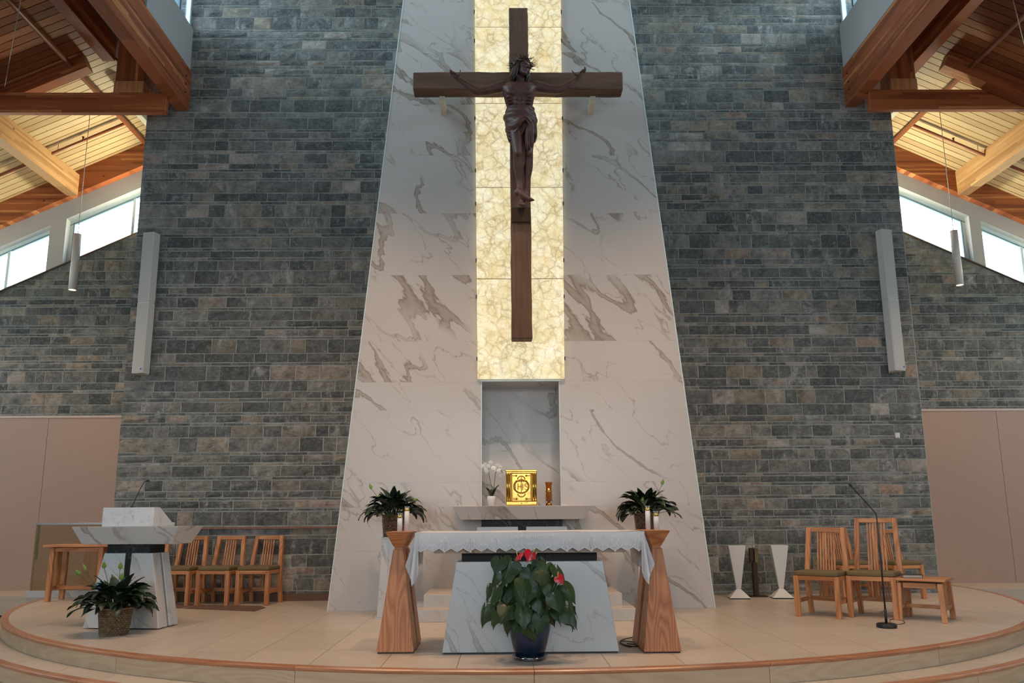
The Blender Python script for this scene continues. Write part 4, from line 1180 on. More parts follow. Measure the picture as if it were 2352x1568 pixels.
# the cloth: top sheet, short scalloped fall in front, long falls at both ends
cl = thing('altar_cloth', 'white lace altar cloth with scalloped hem and embroidered crosses and lettering', 'cloth', (0, YA, 0.996))
x0, x1, yf, yb = -0.968, 0.962, -0.158, 0.70
b = MB()
wv = lambda x, y: 0.004 + 0.004 * noise.noise(Vector((x * 3, y * 6, 1.3)))
b.grid(lambda u, v: (x0 + (x1 - x0) * u, yf + (yb - yf) * v, wv(x0 + (x1 - x0) * u, yf + (yb - yf) * v)), 40, 12)
NS = 19
def front(u, v):
    x = x0 + (x1 - x0) * u
    ph = (u * NS) % 1.0
    drop = 0.128 + 0.03 * (1 - abs(2 * ph - 1))
    return (x, yf - 0.002 - 0.006 * math.sin(v * PI) - 0.003 * math.sin(u * 23) * v, 0.004 - drop * v)
b.grid(lambda u, v: front(u, 1 - v), NS * 6, 5)
b.build('cloth_top', M['linen'], cl)
for s, xe, nm in ((-1, x0, 'left'), (1, x1, 'right')):
    b = MB()
    def side(u, v, s=s, xe=xe):
        # u from the front corner to the back corner, v downwards; gathered into a hanging fold at the front corner
        y = yf + (yb - yf) * u
        L = 0.30 + 0.14 * max(0, 1 - u / 0.16) + 0.02 * math.sin(u * 40) + 0.05 * max(0, (u - 0.86) / 0.14)
        if u < 0.05: L *= 0.72 + 5.6 * u
        out_ = 0.05 * v * math.sqrt(v + 0.01) * (0.55 + 0.45 * math.sin(u * 17 + 1.2)) + 0.012 * v
        pinch = 0.055 * v * max(0, 1 - u / 0.2)
        return (xe + s * (0.003 + out_ * 0.75 - pinch * 0.9 * (1 - u / 0.2 if u < 0.2 else 0) * 0.2), y - 0.02 * v * max(0, 1 - u / 0.2), 0.004 - L * v)
    b.grid(lambda u, v: side(u if s > 0 else 1 - u, 1 - v), 64, 12)
    # corner fold hanging in front
    def corner(u, v, s=s, xe=xe):
        a = u * 2 - 1
        wd = 0.012 + 0.062 * v
        L = 0.43 - 0.11 * abs(a) ** 1.5 - (0.05 if a * s > 0 else 0)
        xx = xe + s * (0.012 + 0.035 * v) + a * wd * 0.75
        yy = yf - 0.006 - 0.022 * v * math.cos(a * 5.5) - 0.01 * v
        return (xx - s * 0.03, yy, 0.004 - L * v)
    b.grid(lambda u, v: corner(u, 1 - v), 18, 12)
    b.build('cloth_fall', M['linen'], cl)
def text(body, size, mat, parent, loc, name, extr=0.001, spacing=1.0, rot=(PI / 2, 0, 0)):
    c = bpy.data.curves.new(name, 'FONT')
    c.body = body; c.size = size; c.extrude = extr; c.align_x = 'CENTER'; c.space_character = spacing
    tmp = bpy.data.objects.new(name, c)
    COL.objects.link(tmp)
    me = bpy.data.meshes.new_from_object(tmp.evaluated_get(bpy.context.evaluated_depsgraph_get()))
    bpy.data.objects.remove(tmp); bpy.data.curves.remove(c)
    me.name = name
    me.materials.clear(); me.materials.append(mat)
    return link(name, me, parent, loc, rot)
tx = (at(1162, 1232, 6.72).x + at(1274, 1232, 6.72).x) / 2
text('SAINT BENEDICT', 0.044, M['lace'], cl, (tx, yf - 0.0095, -0.052), 'lettering', 0.001, 1.22)
def motif(name, bars, cx, cz):
    b = MB()
    for x, z, wx, wz in bars: b.box(x - wx, x + wx, -0.00175, 0.00175, z - wz, z + wz)
    return b.build(name, M['lace'], cl, loc=(cx, yf - 0.0098, cz))
bars = [(dx, -0.008, 0.0018, 0.056) for dx in (-0.007, 0.007)] + [(0, 0.022 + dz, 0.027, 0.0018) for dz in (-0.007, 0.007)] + [(-0.03, 0.022, 0.005, 0.005), (0.03, 0.022, 0.005, 0.005), (0, 0.052, 0.005, 0.006), (0, -0.066, 0.005, 0.005)]
for px_ in (1021, 1081, 1138, 1302, 1358, 1412, 1466): motif('lace_cross', bars, at(px_, 1240, 6.72).x, -0.088)
bars = []
for k in range(5):
    bars += [((k - 2) * 0.017, 0.006 if k % 2 else -0.002, 0.0056, 0.002), ((k - 2) * 0.017, -0.005 if k % 2 else -0.013, 0.0056, 0.002)]
for s in (-1, 1):
    for k in range(6):
        an_ = k / 5 * 2.2
        bars += [(s * (0.058 + 0.02 * math.sin(an_)), -0.022 + 0.02 * k / 2.4, 0.004, 0.002), (s * (0.046 + 0.01 * math.cos(an_ * 2)), 0.016 - 0.006 * k, 0.003, 0.0015)]
for px_ in (992, 1052, 1110, 1166, 1220, 1274, 1330, 1385, 1438): tag(motif('lace_scroll', bars, at(px_, 1252, 6.72).x, -0.098), kind='stuff')
for k in range(NS): motif('lace_flower', [(0, 0, 0.003, 0.008), (0, 0, 0.009, 0.0022)], x0 + (x1 - x0) * (k + 0.5) / NS, -0.128)
for px_ in (992, 1052, 1110, 1330, 1385, 1438): motif('lace_flower', [(0, 0, 0.002, 0.008), (0, 0, 0.007, 0.002)], at(px_, 1232, 6.72).x, -0.03)
hem = MB()
for k in range(NS):
    xa = x0 + (x1 - x0) * k / NS; xb_ = x0 + (x1 - x0) * (k + 1) / NS; xm = (xa + xb_) / 2
    hem.tube([(xa, yf - 0.004, 0.004 - 0.128), (xm, yf - 0.004, 0.004 - 0.158)], 0.0026, 5)
    hem.tube([(xm, yf - 0.004, 0.004 - 0.158), (xb_, yf - 0.004, 0.004 - 0.128)], 0.0026, 5)
hem.build('hem_edge', M['lace'], cl)

# candle pedestals: two tapering oak posts set one behind the other, each with a flared capital
for s, cx, yf_, nm in ((-1, -1.142, 6.93, 'left'), (1, 1.1, 6.84, 'right')):
    pd = thing('candle_pedestal', 'tapering red oak candle pedestal at the %s end of the altar' % nm, 'pedestal', (cx, yf_, 0), group='oak candle pedestals flanking the altar')
    for k, yc_ in enumerate((0.145, 0.475)):
        nmn = 'front_post' if k == 0 else 'rear_post'
        MB().frustum(0, yc_, 0.012, 0.852, 0.157, 0.145, 0.046, 0.06).build(nmn, M['ped_z'], pd, bevel=0.004)
        MB().frustum(0, yc_, 0.852, 0.874, 0.036, 0.05, 0.036, 0.05).build('neck', M['ped_x'], pd)
        MB().frustum(0, yc_, 0.874, 1.004, 0.042, 0.055, 0.106, 0.145).build('capital', M['ped_x'], pd, bevel=0.003)
        MB().frustum(0, yc_, 0.0, 0.0115, 0.148, 0.138, 0.148, 0.138).build('foot', M['black'], pd)
    MB().box(-0.03, 0.03, 0.27, 0.36, 0.05, 0.84).build('joining_rib', M['bronze'], pd)
def candle(x, y, z, h, label):
    c = thing('candle', label, 'candle', (x, y, z), group='altar candles on the oak pedestals')
    r_ = 0.0225
    MB().lathe([(r_, 0.0), (r_, h - 0.042)], 20).build('candle_body', M['candle'], c)
    MB().lathe([(r_ + 0.001, h - 0.0415), (r_ + 0.0015, h - 0.04), (r_ + 0.0015, h - 0.019), (r_ + 0.001, h - 0.018)], 20).build('brass_collar', M['gold'], c)
    MB().lathe([(r_ - 0.001, h - 0.0175), (r_ - 0.001, h)], 20, cap1=False).build('glass_top', M['clear'], c)
    MB().lathe([(0.0035, h - 0.0175), (0.0035, h - 0.008)], 6).build('wick', M['black'], c)
p_ = at(918, 1219, 7.06); candle(p_.x, p_.y, 1.0045, 0.163, 'shorter white candle with gold collar in front on left pedestal')
p_ = at(934, 1219, 7.37); candle(p_.x, p_.y, 1.0045, 0.225, 'taller white candle with gold collar at rear of left pedestal')
p_ = at(1489, 1218, 7.28); candle(p_.x, p_.y, 1.0045, 0.215, 'taller white candle with gold collar at rear of right pedestal')
p_ = at(1508, 1218, 6.97); candle(p_.x, p_.y, 1.0045, 0.163, 'shorter white candle with gold collar in front on right pedestal')

# ================================================================== TABERNACLE SHELF
sh = thing('tabernacle_shelf', 'white marble shelf with black band carrying the golden tabernacle', 'shelf', (0, YM, 0))
MB().frustum(0, -0.325, 1.10, 1.26, 0.735, 0.26, 0.828, 0.324).build('mensa', M['marble'], sh, bevel=0.003)
MB().box(-0.49, 0.49, -0.45, -0.1, 1.016, 1.0995).build('neck', M['black_marble'], sh)
MB().box(-0.043, 0.043, -0.46, -0.09, 0.275, 1.0155).build('stem', M['black_marble'], sh)
for s in (-1, 1):
    MB().frustum(s * 0.36, -0.29, 0.272, 1.0155, 0.312, 0.28, 0.246, 0.2, cx1=s * 0.294).build('base_block', M['marble_grey'], sh, bevel=0.003)
ms_ = thing('marble_steps', 'two white marble steps behind the altar below the tabernacle', 'steps', (0, 9.0, 0))
MB().box(-1.3, 1.24, -0.05, 1.095, 0.001, 0.13).build('lower_step', M['marble_grey'], ms_, bevel=0.003)
MB().box(-1.13, 1.12, 0.2, 1.095, 0.1305, 0.27).build('upper_step', M['marble_grey'], ms_, bevel=0.003)
MB().box(-1.29, 1.23, -0.04, 0.195, 0.1302, 0.134).build('tread', M['tile'], ms_)
MB().box(-1.12, 1.11, 0.21, 1.09, 0.2702, 0.2715).build('tread', M['tile'], ms_)

TY = 9.62
tb = thing('tabernacle', 'square polished gold tabernacle with raised IHS on its door', 'tabernacle', ((at(1160, 1120, TY).x + at(1235, 1120, TY).x) / 2, TY, 1.2605))
hw = (at(1235, 1120, TY).x - at(1160, 1120, TY).x) / 2; hh = at(1197, 1077, TY).z - 1.2605
MB().box(-hw + 0.008, hw - 0.008, 0.012, 0.34, 0.0, hh - 0.008).build('body', M['gold_deep'], tb)
b = MB()
for s in (-1, 1): b.box(s * (hw - 0.004) - 0.004, s * (hw - 0.004) + 0.004, -0.012, 0.02, 0, hh)
b.box(-hw + 0.008, hw - 0.008, -0.012, 0.02, hh - 0.008, hh)
b.build('edge_frame', M['silver'], tb)
MB().box(-hw + 0.012, hw - 0.012, -0.02, 0.0115, 0.01, 0.055).build('base_moulding', M['gold'], tb, bevel=0.006)
b = MB()
b.box(-hw + 0.01, hw - 0.01, -0.022, 0.0115, hh - 0.03, hh - 0.0085); b.box(-hw + 0.014, hw - 0.014, -0.016, 0.0115, hh - 0.05, hh - 0.031)
b.build('cornice', M['gold'], tb, bevel=0.004)
for s in (-1, 1):
    for dx in (0.026, 0.052):
        MB().lathe([(0.016, 0.056), (0.016, 0.066), (0.0115, 0.07), (0.0105, hh - 0.075), (0.015, hh - 0.068), (0.015, hh - 0.0505)], 14, c=(s * (hw - dx), -0.004, 0)).build('column', M['gold'], tb)
dr = MB().box(-hw + 0.075, hw - 0.075, 0.0, 0.0115, 0.058, hh - 0.053).build('door', M['gold'], tb, bevel=0.003)
cz = hh / 2 + 0.012
ringm = MB()
pts = [(0.09 * math.cos(a), -0.006, cz + 0.078 * math.sin(a)) for a in [2 * PI * k / 36 for k in range(37)]]
ringm.tube(pts, 0.0095, 8, False)
ringm.tube([(0.045 * math.cos(a), -0.006, cz + 0.085 + 0.04 * math.sin(a)) for a in [PI * k / 16 for k in range(17)]], 0.006, 8)
ringm.tube([(0.045 * math.cos(a), -0.006, cz - 0.085 - 0.04 * math.sin(a)) for a in [PI * k / 16 for k in range(17)]], 0.006, 8)
ringm.build('medallion', M['gold_deep'], dr)
cr = MB(); cr.box(-0.006, 0.006, -0.013, -0.003, cz - 0.08, cz + 0.115); cr.box(-0.06, 0.06, -0.013, -0.003, cz + 0.055, cz + 0.069)
for x_ in (-0.062, 0.062): cr.ball((x_, -0.008, cz + 0.062), 0.011)
cr.build('cross_relief', M['gold_deep'], dr, bevel=0.002)
text('IHS', 0.118, M['gold_deep'], dr, (0, -0.006, cz - 0.043), 'lettering', 0.004, 1.05)
db = MB()
for s in (-1, 1):
    db.box(s * (hw - 0.084) - 0.006, s * (hw - 0.084) + 0.006, -0.006, -0.0002, 0.06, hh - 0.055)
    for zz in (0.085, hh - 0.08):
        db.box(min(s * 0.055, s * (hw - 0.0905)), max(s * 0.055, s * (hw - 0.0905)), -0.006, -0.0002, zz - 0.006, zz + 0.006)
        db.ball((s * 0.06, -0.006, zz), 0.012, 0.008, 0.012)
db.build('door_border', M['gold_deep'], dr)
MB().ball((0, -0.024, 0.032), 0.008).build('lock_knob', M['gold'], tb)

ol = at(1261, 1158, 9.66)
lm = thing('sanctuary_lamp', 'amber glass sanctuary lamp burning at the right of the tabernacle', 'lamp', (ol.x, 9.66, 1.2605))
MB().lathe([(0.038, 0), (0.042, 0.012), (0.034, 0.03), (0.02, 0.042), (0.014, 0.05)], 20).build('foot', M['gold_deep'], lm)
MB().lathe([(0.02, 0.051), (0.034, 0.058), (0.036, 0.17), (0.035, 0.24), (0.046, 0.286)], 20, cap1=False).build('glass_chimney', M['amber'], lm)
MB().lathe([(0.038, 0.17), (0.039, 0.172), (0.039, 0.182), (0.038, 0.184)], 20, cap0=False, cap1=False).build('ring', M['gold'], lm)
MB().lathe([(0.026, 0.06), (0.026, 0.17)], 14).build('candle_body', M['candle'], lm)
MB().ball((0, 0, 0.2), 0.005, 0.005, 0.011, 8, 6).build('flame', M['flame'], lm)
for s in (-1, 1): MB().tube([(s * 0.042, 0, 0.03), (s * 0.043, 0, 0.18)], 0.003, 6).build('side_rod', M['gold'], lm)
pp = at(1296, 1158, 9.62)
b = MB().box(-0.045, 0.045, -0.03, 0.03, 0, 0.006); b.box(-0.03, 0.038, -0.025, 0.02, 0.0062, 0.012)
tag(b.build('folded_cloth', M['linen'], None, bevel=0.002, loc=(pp.x, 9.62, 1.2605)), 'small folded white cloth at the shelf end beside the lamp', 'cloth')
# ================================================================== PLANTS
def leaf_mesh(name, mat, L, W, arch, droop, twist=0.0, petiole=0.35, heart=False, fold=0.25, n=7):
    """long pointed leaf on its stalk: starts at the origin, rises along +z and arches out along +x"""
    b = MB()
    pts = []
    ang = math.radians(arch)
    p = Vector((0, 0, 0)); tot = L * (1 + petiole); m = 14
    for i in range(m + 1):
        pts.append(p.copy())
        a = ang - math.radians(droop) * (i / m) ** 1.4
        p = p + Vector((math.cos(a), 0, math.sin(a))) * (tot / m)
    s0 = petiole / (1 + petiole)
    def pos(t):
        f = t * m; i = min(int(f), m - 1)
        return pts[i].lerp(pts[i + 1], f - i), (pts[i + 1] - pts[i]).normalized()
    b.tube([pos(s0 * k / 4)[0] for k in range(5)], [0.0032, 0.003, 0.0027, 0.0025, 0.0022], 5)
    vs = []
    for i in range(n + 1):
        t = i / n
        c, d = pos(s0 + (1 - s0) * t * 0.999)
        wd = 1.3 * W * (math.sin(PI * min(1, t ** 0.72)) ** 0.85) * 0.5 if 0 < t < 1 else 0.0015
        up = Vector((-d.z, 0, d.x))
        tw = twist * (t - 0.3)
        side = Vector((0, 1, 0)) * math.cos(tw) + up * math.sin(tw)
        wob = 0.06 * W * math.sin(t * 9 + L * 50)
        vs += [c - side * wd + up * (wd * fold + wob), c, c + side * wd + up * (wd * fold - wob)]
    fs = []
    for i in range(n):
        a = i * 3
        fs += [(a, a + 1, a + 4, a + 3), (a + 1, a + 2, a + 5, a + 4)]
    b.add(vs, fs, True)
    return b.mesh(name, mat)
rg = random.Random(5)
SPATH = [leaf_mesh('leaf', M['leaf'], L, W, a, d, tw, pt) for L, W, a, d, tw, pt in (
    (0.22, 0.072, 78, 95, 0.6, 0.55), (0.24, 0.078, 62, 100, -0.7, 0.5), (0.2, 0.07, 52, 85, 0.9, 0.6), (0.23, 0.066, 84, 130, -0.3, 0.5),
    (0.19, 0.072, 40, 80, 0.4, 0.7), (0.25, 0.076, 70, 140, 0.8, 0.45), (0.21, 0.064, 88, 60, -0.9, 0.6), (0.22, 0.08, 55, 125, -0.5, 0.5))]
SPATHE = MB()
def spathe_mesh():
    b = MB()
    def fn(u, v):
        wd = 0.022 * math.sin(PI * min(1, v ** 0.7)) ** 0.9
        a = (u - 0.5) * 2
        return (a * wd, -0.008 * (1 - a * a) + 0.004, 0.075 * v)
    b.grid(fn, 4, 6)
    return b.mesh('spathe', M['leaf_lime'])
SPM = spathe_mesh()
SDX = MB().lathe([(0.003, 0.012), (0.004, 0.018), (0.004, 0.045), (0.001, 0.052)], 8, c=(0, 0.004, 0)).mesh('spadix', M['spadix'])
def basket(parent, r0, r1, h, mat, rows=13, cols=30):
    """woven bucket: rows of separate over-and-under strands"""
    b = MB()
    for j in range(rows):
        z = h * (j + 0.5) / rows; r_ = r0 + (r1 - r0) * (j + 0.5) / rows
        hz = h / rows * 0.44
        for k in range(cols):
            a0 = 2 * PI * (k + 0.5 * (j % 2)) / cols; a1 = a0 + 2 * PI / cols
            am = (a0 + a1) / 2
            P_ = lambda a, rr, zz: (rr * math.cos(a), rr * math.sin(a), zz)
            vs = [P_(a0, r_ - 0.004, z - hz), P_(am, r_ + 0.006, z - hz * 0.8), P_(a1, r_ - 0.004, z - hz), P_(a0, r_ - 0.004, z + hz), P_(am, r_ + 0.006, z + hz * 0.8), P_(a1, r_ - 0.004, z + hz)]
            b.add(vs, [(0, 1, 4, 3), (1, 2, 5, 4), (0, 3, 4, 1), (1, 4, 5, 2), (0, 2, 1), (3, 4, 5)])
    tag(b.build('weave', mat, parent), kind='stuff')
    MB().lathe([(r0 - 0.012, 0.004), (r0 - 0.008, 0.0), (r1 - 0.012, h - 0.004), (r1 - 0.018, h)], 24).build('basket_wall', mat, parent)
    MB().tube([(r1 * math.cos(a), r1 * math.sin(a), h - 0.004) for a in [2 * PI * k / 28 for k in range(29)]], 0.008, 6, False).build('rim', mat, parent)
    MB().lathe([(r1 - 0.03, h - 0.02), (0.001, h - 0.012)], 20, cap0=False).build('soil', M['soil'], parent)
def peace_lily(loc, label, r0, r1, h, mat, spread, n, blooms, seed, group='basketed peace lilies'):
    t = thing('potted_plant', label, 'plant', loc, group=group)
    basket(t, r0, r1, h, mat)
    rg = random.Random(seed)
    for i in range(n):
        az = 2 * PI * i / n * 5.0 + rg.uniform(-0.4, 0.4)
        tier = i / n
        me = SPATH[rg.randrange(8)]
        if tier > 0.62: me = SPATH[rg.choice((0, 3, 6, 0))]
        elif tier < 0.3: me = SPATH[rg.choice((4, 2, 7, 1))]
        s = spread * rg.uniform(0.85, 1.15)
        rr = r1 * (0.72 - 0.55 * tier)
        o = link('leaf', me, t, (rr * math.cos(az), rr * math.sin(az), h - 0.03), (rg.uniform(-0.15, 0.15), rg.uniform(-0.2, 0.2) + 0.75 * max(0.0, 0.4 - tier), az), (s, s, s))
    for (dx, dy, dz, tilt, kind) in blooms:
        bl = MB().tube([(dx * 0.25, dy * 0.3, h - 0.02), (dx * 0.6, dy * 0.6, h + dz * 0.55), (dx, dy, h + dz)], 0.0028, 5).build('flower_stem', M['stem'], t)
        sp = link('spathe', SPM, bl, (dx, dy, h + dz - 0.004), (0.15, tilt, rg.uniform(-0.5, 0.5)))
        if kind: link('spadix', SDX, bl, (dx, dy, h + dz - 0.004), (0.15, tilt, 0))
    return t
# basket plants left and right of the tabernacle, on marble plinths
for s, pxl, seed, lab in ((-1, 900, 3, 'peace lily in brown wicker basket on left plinth beside the tabernacle'), (1, 1489, 8, 'peace lily in brown wicker basket on right plinth beside the tabernacle')):
    zb_ = at(900, 1233, 9.3).z
    cx = at(pxl, 1230, 9.3).x
    pl = thing('plant_plinth', 'pale marble plinth under the %s wicker basket of peace lilies' % ('left' if s < 0 else 'right'), 'plinth', (cx, 9.42, 0), group='marble plinths beside the tabernacle')
    MB().frustum(0, 0, 0.02, zb_ - 0.021, 0.15, 0.14, 0.112, 0.112).build('shaft', M['marble_grey'], pl, bevel=0.003)
    MB().box(-0.17, 0.17, -0.16, 0.16, 0.001, 0.0195).build('foot', M['marble_grey'], pl)
    MB().box(-0.125, 0.125, -0.125, 0.125, zb_ - 0.0205, zb_ - 0.001).build('cap', M['marble_grey'], pl)
    bl = [(-0.26, -0.05, 0.3, -0.35, 0), (0.0, -0.06, 0.27, 0.02, 0), (-0.15, -0.1, 0.17, -0.2, 0), (-0.09, -0.1, 0.14, 0.15, 0), (0.22, -0.02, 0.15, 1.0, 0)] if s < 0 else \
         [(0.2, -0.05, 0.33, 0.2, 0), (0.06, -0.08, 0.2, 0.0, 0), (-0.1, -0.08, 0.18, -0.3, 0), (-0.06, -0.12, 0.12, 0.2, 0)]
    peace_lily((cx, 9.42, zb_), lab, 0.112, 0.135, 0.255, M['wicker'], 1.04, 96, bl, seed)
# basket plant on the floor in front of the ambo
bc = at(262, 1447, 8.2)
amb_plant = peace_lily((bc.x, 8.2, 0.001), 'peace lily in gilded woven basket on the floor before the marble lectern', 0.128, 0.158, 0.262, M['wicker_gold'], 1.05, 120,
           [(-0.33, -0.02, 0.36, -0.3, 0), (-0.36, -0.05, 0.32, -0.7, 0), (-0.15, 0.0, 0.38, -0.12, 0), (0.0, 0.02, 0.37, 0.05, 1), (0.05, -0.05, 0.27, 0.1, 1)], 17)
ob = thing('heart_ornament', 'small shiny blue heart ornament on a pick among the lectern plant leaves', 'ornament', (bc.x - 0.16, 8.17, 0.46))
MB().ball((-0.018, 0, 0.02), 0.03, 0.024, 0.03).ball((0.018, 0, 0.02), 0.03, 0.024, 0.03).ball((0, 0, -0.002), 0.027, 0.02, 0.032).build('heart', M['foil'], ob)
MB().tube([(0, 0, -0.02), (0.06, 0.05, -0.2)], 0.002, 5).build('pick', M['stem'], ob)

# anthurium in the blue glazed pot before the altar
pc = at(1217, 1512, 6.62)
an = thing('potted_anthurium', 'large anthurium with red flowers in a dark blue glazed pot before the altar', 'plant', (pc.x, 6.62, 0.0))
MB().lathe([(0.128, 0.001), (0.135, 0.006), (0.145, 0.035), (0.14, 0.036), (0.125, 0.012)], 28).build('saucer', M['clear'], an)
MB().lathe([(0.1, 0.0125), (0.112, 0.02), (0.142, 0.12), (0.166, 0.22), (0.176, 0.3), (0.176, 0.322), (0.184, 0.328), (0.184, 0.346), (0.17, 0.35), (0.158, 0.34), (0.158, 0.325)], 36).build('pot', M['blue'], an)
MB().lathe([(0.155, 0.318), (0.001, 0.325)], 20, cap0=False).build('soil', M['soil'], an)
def heart_leaf(sz, cup, name='leaf', mat=None):
    """heart-shaped blade hanging from its notch at the origin, tip towards -z, face towards -y"""
    b = MB(); vs = []; fs = []
    n = 22
    for r_ in (0.0, 0.5, 1.0):
        for k in range(n):
            t = 2 * PI * k / n
            x = 0.5 * (math.sin(t) ** 3) * 1.02
            z = (13 * math.cos(t) - 5 * math.cos(2 * t) - 2 * math.cos(3 * t) - math.cos(4 * t)) / 17
            z = z * 0.62 - 0.42
            if z < -0.6: x *= 0.9
            if r_ == 0: vs.append((0, 0, -0.3 * sz)); break
            X, Z = x * r_ * sz, (-0.3 + (z + 0.3) * r_) * sz
            Y = cup * sz * (abs(X / sz) ** 1.5 * 0.9 + 0.35 * max(0, -Z / sz - 0.25) ** 1.4) - 0.02 * sz * math.cos(8 * t) * r_
            vs.append((X, Y, Z))
    for k in range(n):
        fs.append((0, 1 + k, 1 + (k + 1) % n))
        fs.append((1 + k, 1 + n + k, 1 + n + (k + 1) % n, 1 + (k + 1) % n))
    b.add(vs, fs, True)
    return b.mesh(name, mat)
HL = [heart_leaf(0.185, c, 'leaf', M['leaf_ant']) for c in (0.5, 0.9, 0.3, 1.3)]
rg = random.Random(23)
specs = []
for px_, py_ in ((1150, 1285), (1138, 1318), (1122, 1347), (1118, 1390), (1143, 1350), (1165, 1312), (1187, 1312), (1205, 1305), (1222, 1310), (1255, 1296), (1275, 1303), (1292, 1345), (1308, 1378), (1320, 1400), (1282, 1370),
                 (1240, 1375), (1212, 1353), (1186, 1345), (1163, 1345), (1150, 1385), (1175, 1390), (1200, 1400), (1225, 1405), (1250, 1345), (1262, 1330), (1276, 1400), (1292, 1405), (1152, 1405), (1190, 1375), (1228, 1335), (1245, 1310), (1170, 1365), (1206, 1335), (1260, 1400),
                 (1140, 1400), (1300, 1395), (1181, 1290), (1236, 1288), (1268, 1365), (1230, 1365), (1197, 1415), (1160, 1418), (1244, 1418), (1210, 1425)):
    specs.append((px_, py_))
stems = MB()
for i, (px_, py_) in enumerate(specs):
    rel = (px_ - 1217) / 108.0; relz = (1437 - py_) / 150.0
    depth = 0.34 * math.sqrt(max(0.0, 1 - rel * rel)) * (0.72 + 0.28 * math.cos(relz * 1.2))
    Y = 6.62 - max(0.03, depth * rg.uniform(0.55, 1.0))
    if rel ** 2 > 0.6: Y = 6.62 - rg.uniform(-0.12, 0.12)
    p_ = at(px_, py_ - 8, Y)
    loc = (p_.x - pc.x, p_.y - 6.62, p_.z)
    az = math.atan2(loc[0], -loc[1]) * 0.75 + rg.uniform(-0.45, 0.45)
    tilt = rg.uniform(-0.55, -0.05) if i % 5 else rg.uniform(-0.75, -0.4)
    s = rg.uniform(0.78, 1.05)
    link('leaf', HL[i % 4], an, loc, (tilt, rg.uniform(-0.45, 0.45) + 0.3 * rel * -1, az), (s * rg.uniform(0.85, 1.05), s, s * rg.uniform(1.0, 1.15)))
    base = Vector((loc[0] * 0.15, loc[1] * 0.15, 0.32))
    top = Vector(loc)
    mid_ = base.lerp(top, 0.6) + Vector((0, 0, 0.05))
    stems.tube([base, mid_, top], 0.0034, 5)
tag(stems.build('leaf_stems', M['stem'], an), kind='stuff')
RL = heart_leaf(0.105, 0.4, 'spathe', M['red_spathe'])
ASX = MB().tube([(0, 0, 0), (0.004, -0.02, 0.02), (0.012, -0.03, 0.05)], [0.0045, 0.0045, 0.003], 7).mesh('spadix', M['spadix'])
for px_, py_, Y, rot, sc_ in ((1222, 1276, 6.42, (-0.35, 0.5, 0.2), 1.0), (1190, 1285, 6.46, (-1.0, -0.7, -0.2), 0.8), (1280, 1333, 6.24, (-0.4, -0.5, 0.4), 0.8), (1225, 1287, 6.5, (-1.2, 0.6, 0.3), 0.7)):
    p_ = at(px_, py_ - 6, Y)
    loc = Vector((p_.x - pc.x, Y - 6.62, p_.z))
    fl = MB().tube([Vector((loc.x * 0.2, loc.y * 0.2, 0.33)) - loc, Vector((-loc.x * 0.2, 0.02, -0.1)), Vector((0, 0.006, 0.0))], 0.003, 5).build('flower_stem', M['stem'], an, loc=loc)
    link('spathe', RL, fl, (0, 0, 0.02), rot, (sc_,) * 3)
    link('spadix', ASX, fl, (0, -0.005, 0.0), (rot[0] * 0.3, rot[1] * 0.6, rot[2]), (0.9,) * 3)

# orchid in a white pot on the shelf
oc = at(1129, 1158, 9.66)
orc = thing('potted_orchid', 'white orchid in a small white pot left of the tabernacle', 'plant', (oc.x, 9.66, 1.2605))
MB().lathe([(0.036, 0.0), (0.04, 0.004), (0.052, 0.075), (0.055, 0.118), (0.05, 0.12), (0.046, 0.108)], 24).build('pot', M['ceramic'], orc)
for az, s, a in ((2.6, 0.9, 0), (0.5, 1.0, 1), (-2.2, 0.6, 2), (-0.7, 0.75, 0), (1.6, 0.7, 1)):
    link('leaf', leaf_mesh('leaf', M['leaf_ant'], 0.17, 0.06, 68, 25, 0.1, 0.05, fold=0.4), orc, (0.012 * math.cos(az), 0.012 * math.sin(az), 0.105), (0, 0, az), (s,) * 3)
b = MB()
st1 = [at(1134, 1131, 9.64), at(1126, 1105, 9.62), at(1122, 1080, 9.6), at(1124, 1068, 9.58)]
st2 = [at(1133, 1131, 9.66), at(1136, 1105, 9.64), at(1138, 1086, 9.62), at(1146, 1076, 9.58), at(1156, 1086, 9.55)]
OV = Vector((oc.x, 9.66, 1.2605))
for st in (st1, st2):
    MB().tube([p_ - OV for p_ in st], 0.0035, 6).build('flower_stem', M['stem'], orc)
pm = MB()
for k in range(5):
    a = PI / 2 + 2 * PI * k / 5
    ln_, wd = (0.034, 0.026) if k in (1, 4) else (0.034, 0.016)
    c_, s_ = math.cos(a), math.sin(a)
    vs = [(0, 0, 0), (c_ * ln_ * 0.55 - s_ * wd * 0.6, -0.006, s_ * ln_ * 0.55 + c_ * wd * 0.6), (c_ * ln_, 0.002, s_ * ln_), (c_ * ln_ * 0.55 + s_ * wd * 0.6, -0.006, s_ * ln_ * 0.55 - c_ * wd * 0.6)]
    pm.add(vs, [(0, 1, 2, 3)], True)
pm.ball((0, -0.008, -0.004), 0.006, 0.008, 0.006, 8, 5)
PMESH = pm.mesh('blossom', M['petal'])
rg = random.Random(2)
for px_, py_ in ((1114, 1066), (1127, 1062), (1115, 1078), (1110, 1070), (1121, 1070), (1133, 1074), (1143, 1068), (1146, 1080), (1154, 1076), (1156, 1086), (1151, 1092), (1148, 1072), (1138, 1078), (1118, 1082)):
    p_ = at(px_, py_, 9.56 + rg.uniform(-0.02, 0.02)) - OV
    link('blossom', PMESH, orc, p_, (rg.uniform(-0.3, 0.3), rg.uniform(-0.5, 0.5), rg.uniform(-0.6, 0.6)), (1.0,) * 3)

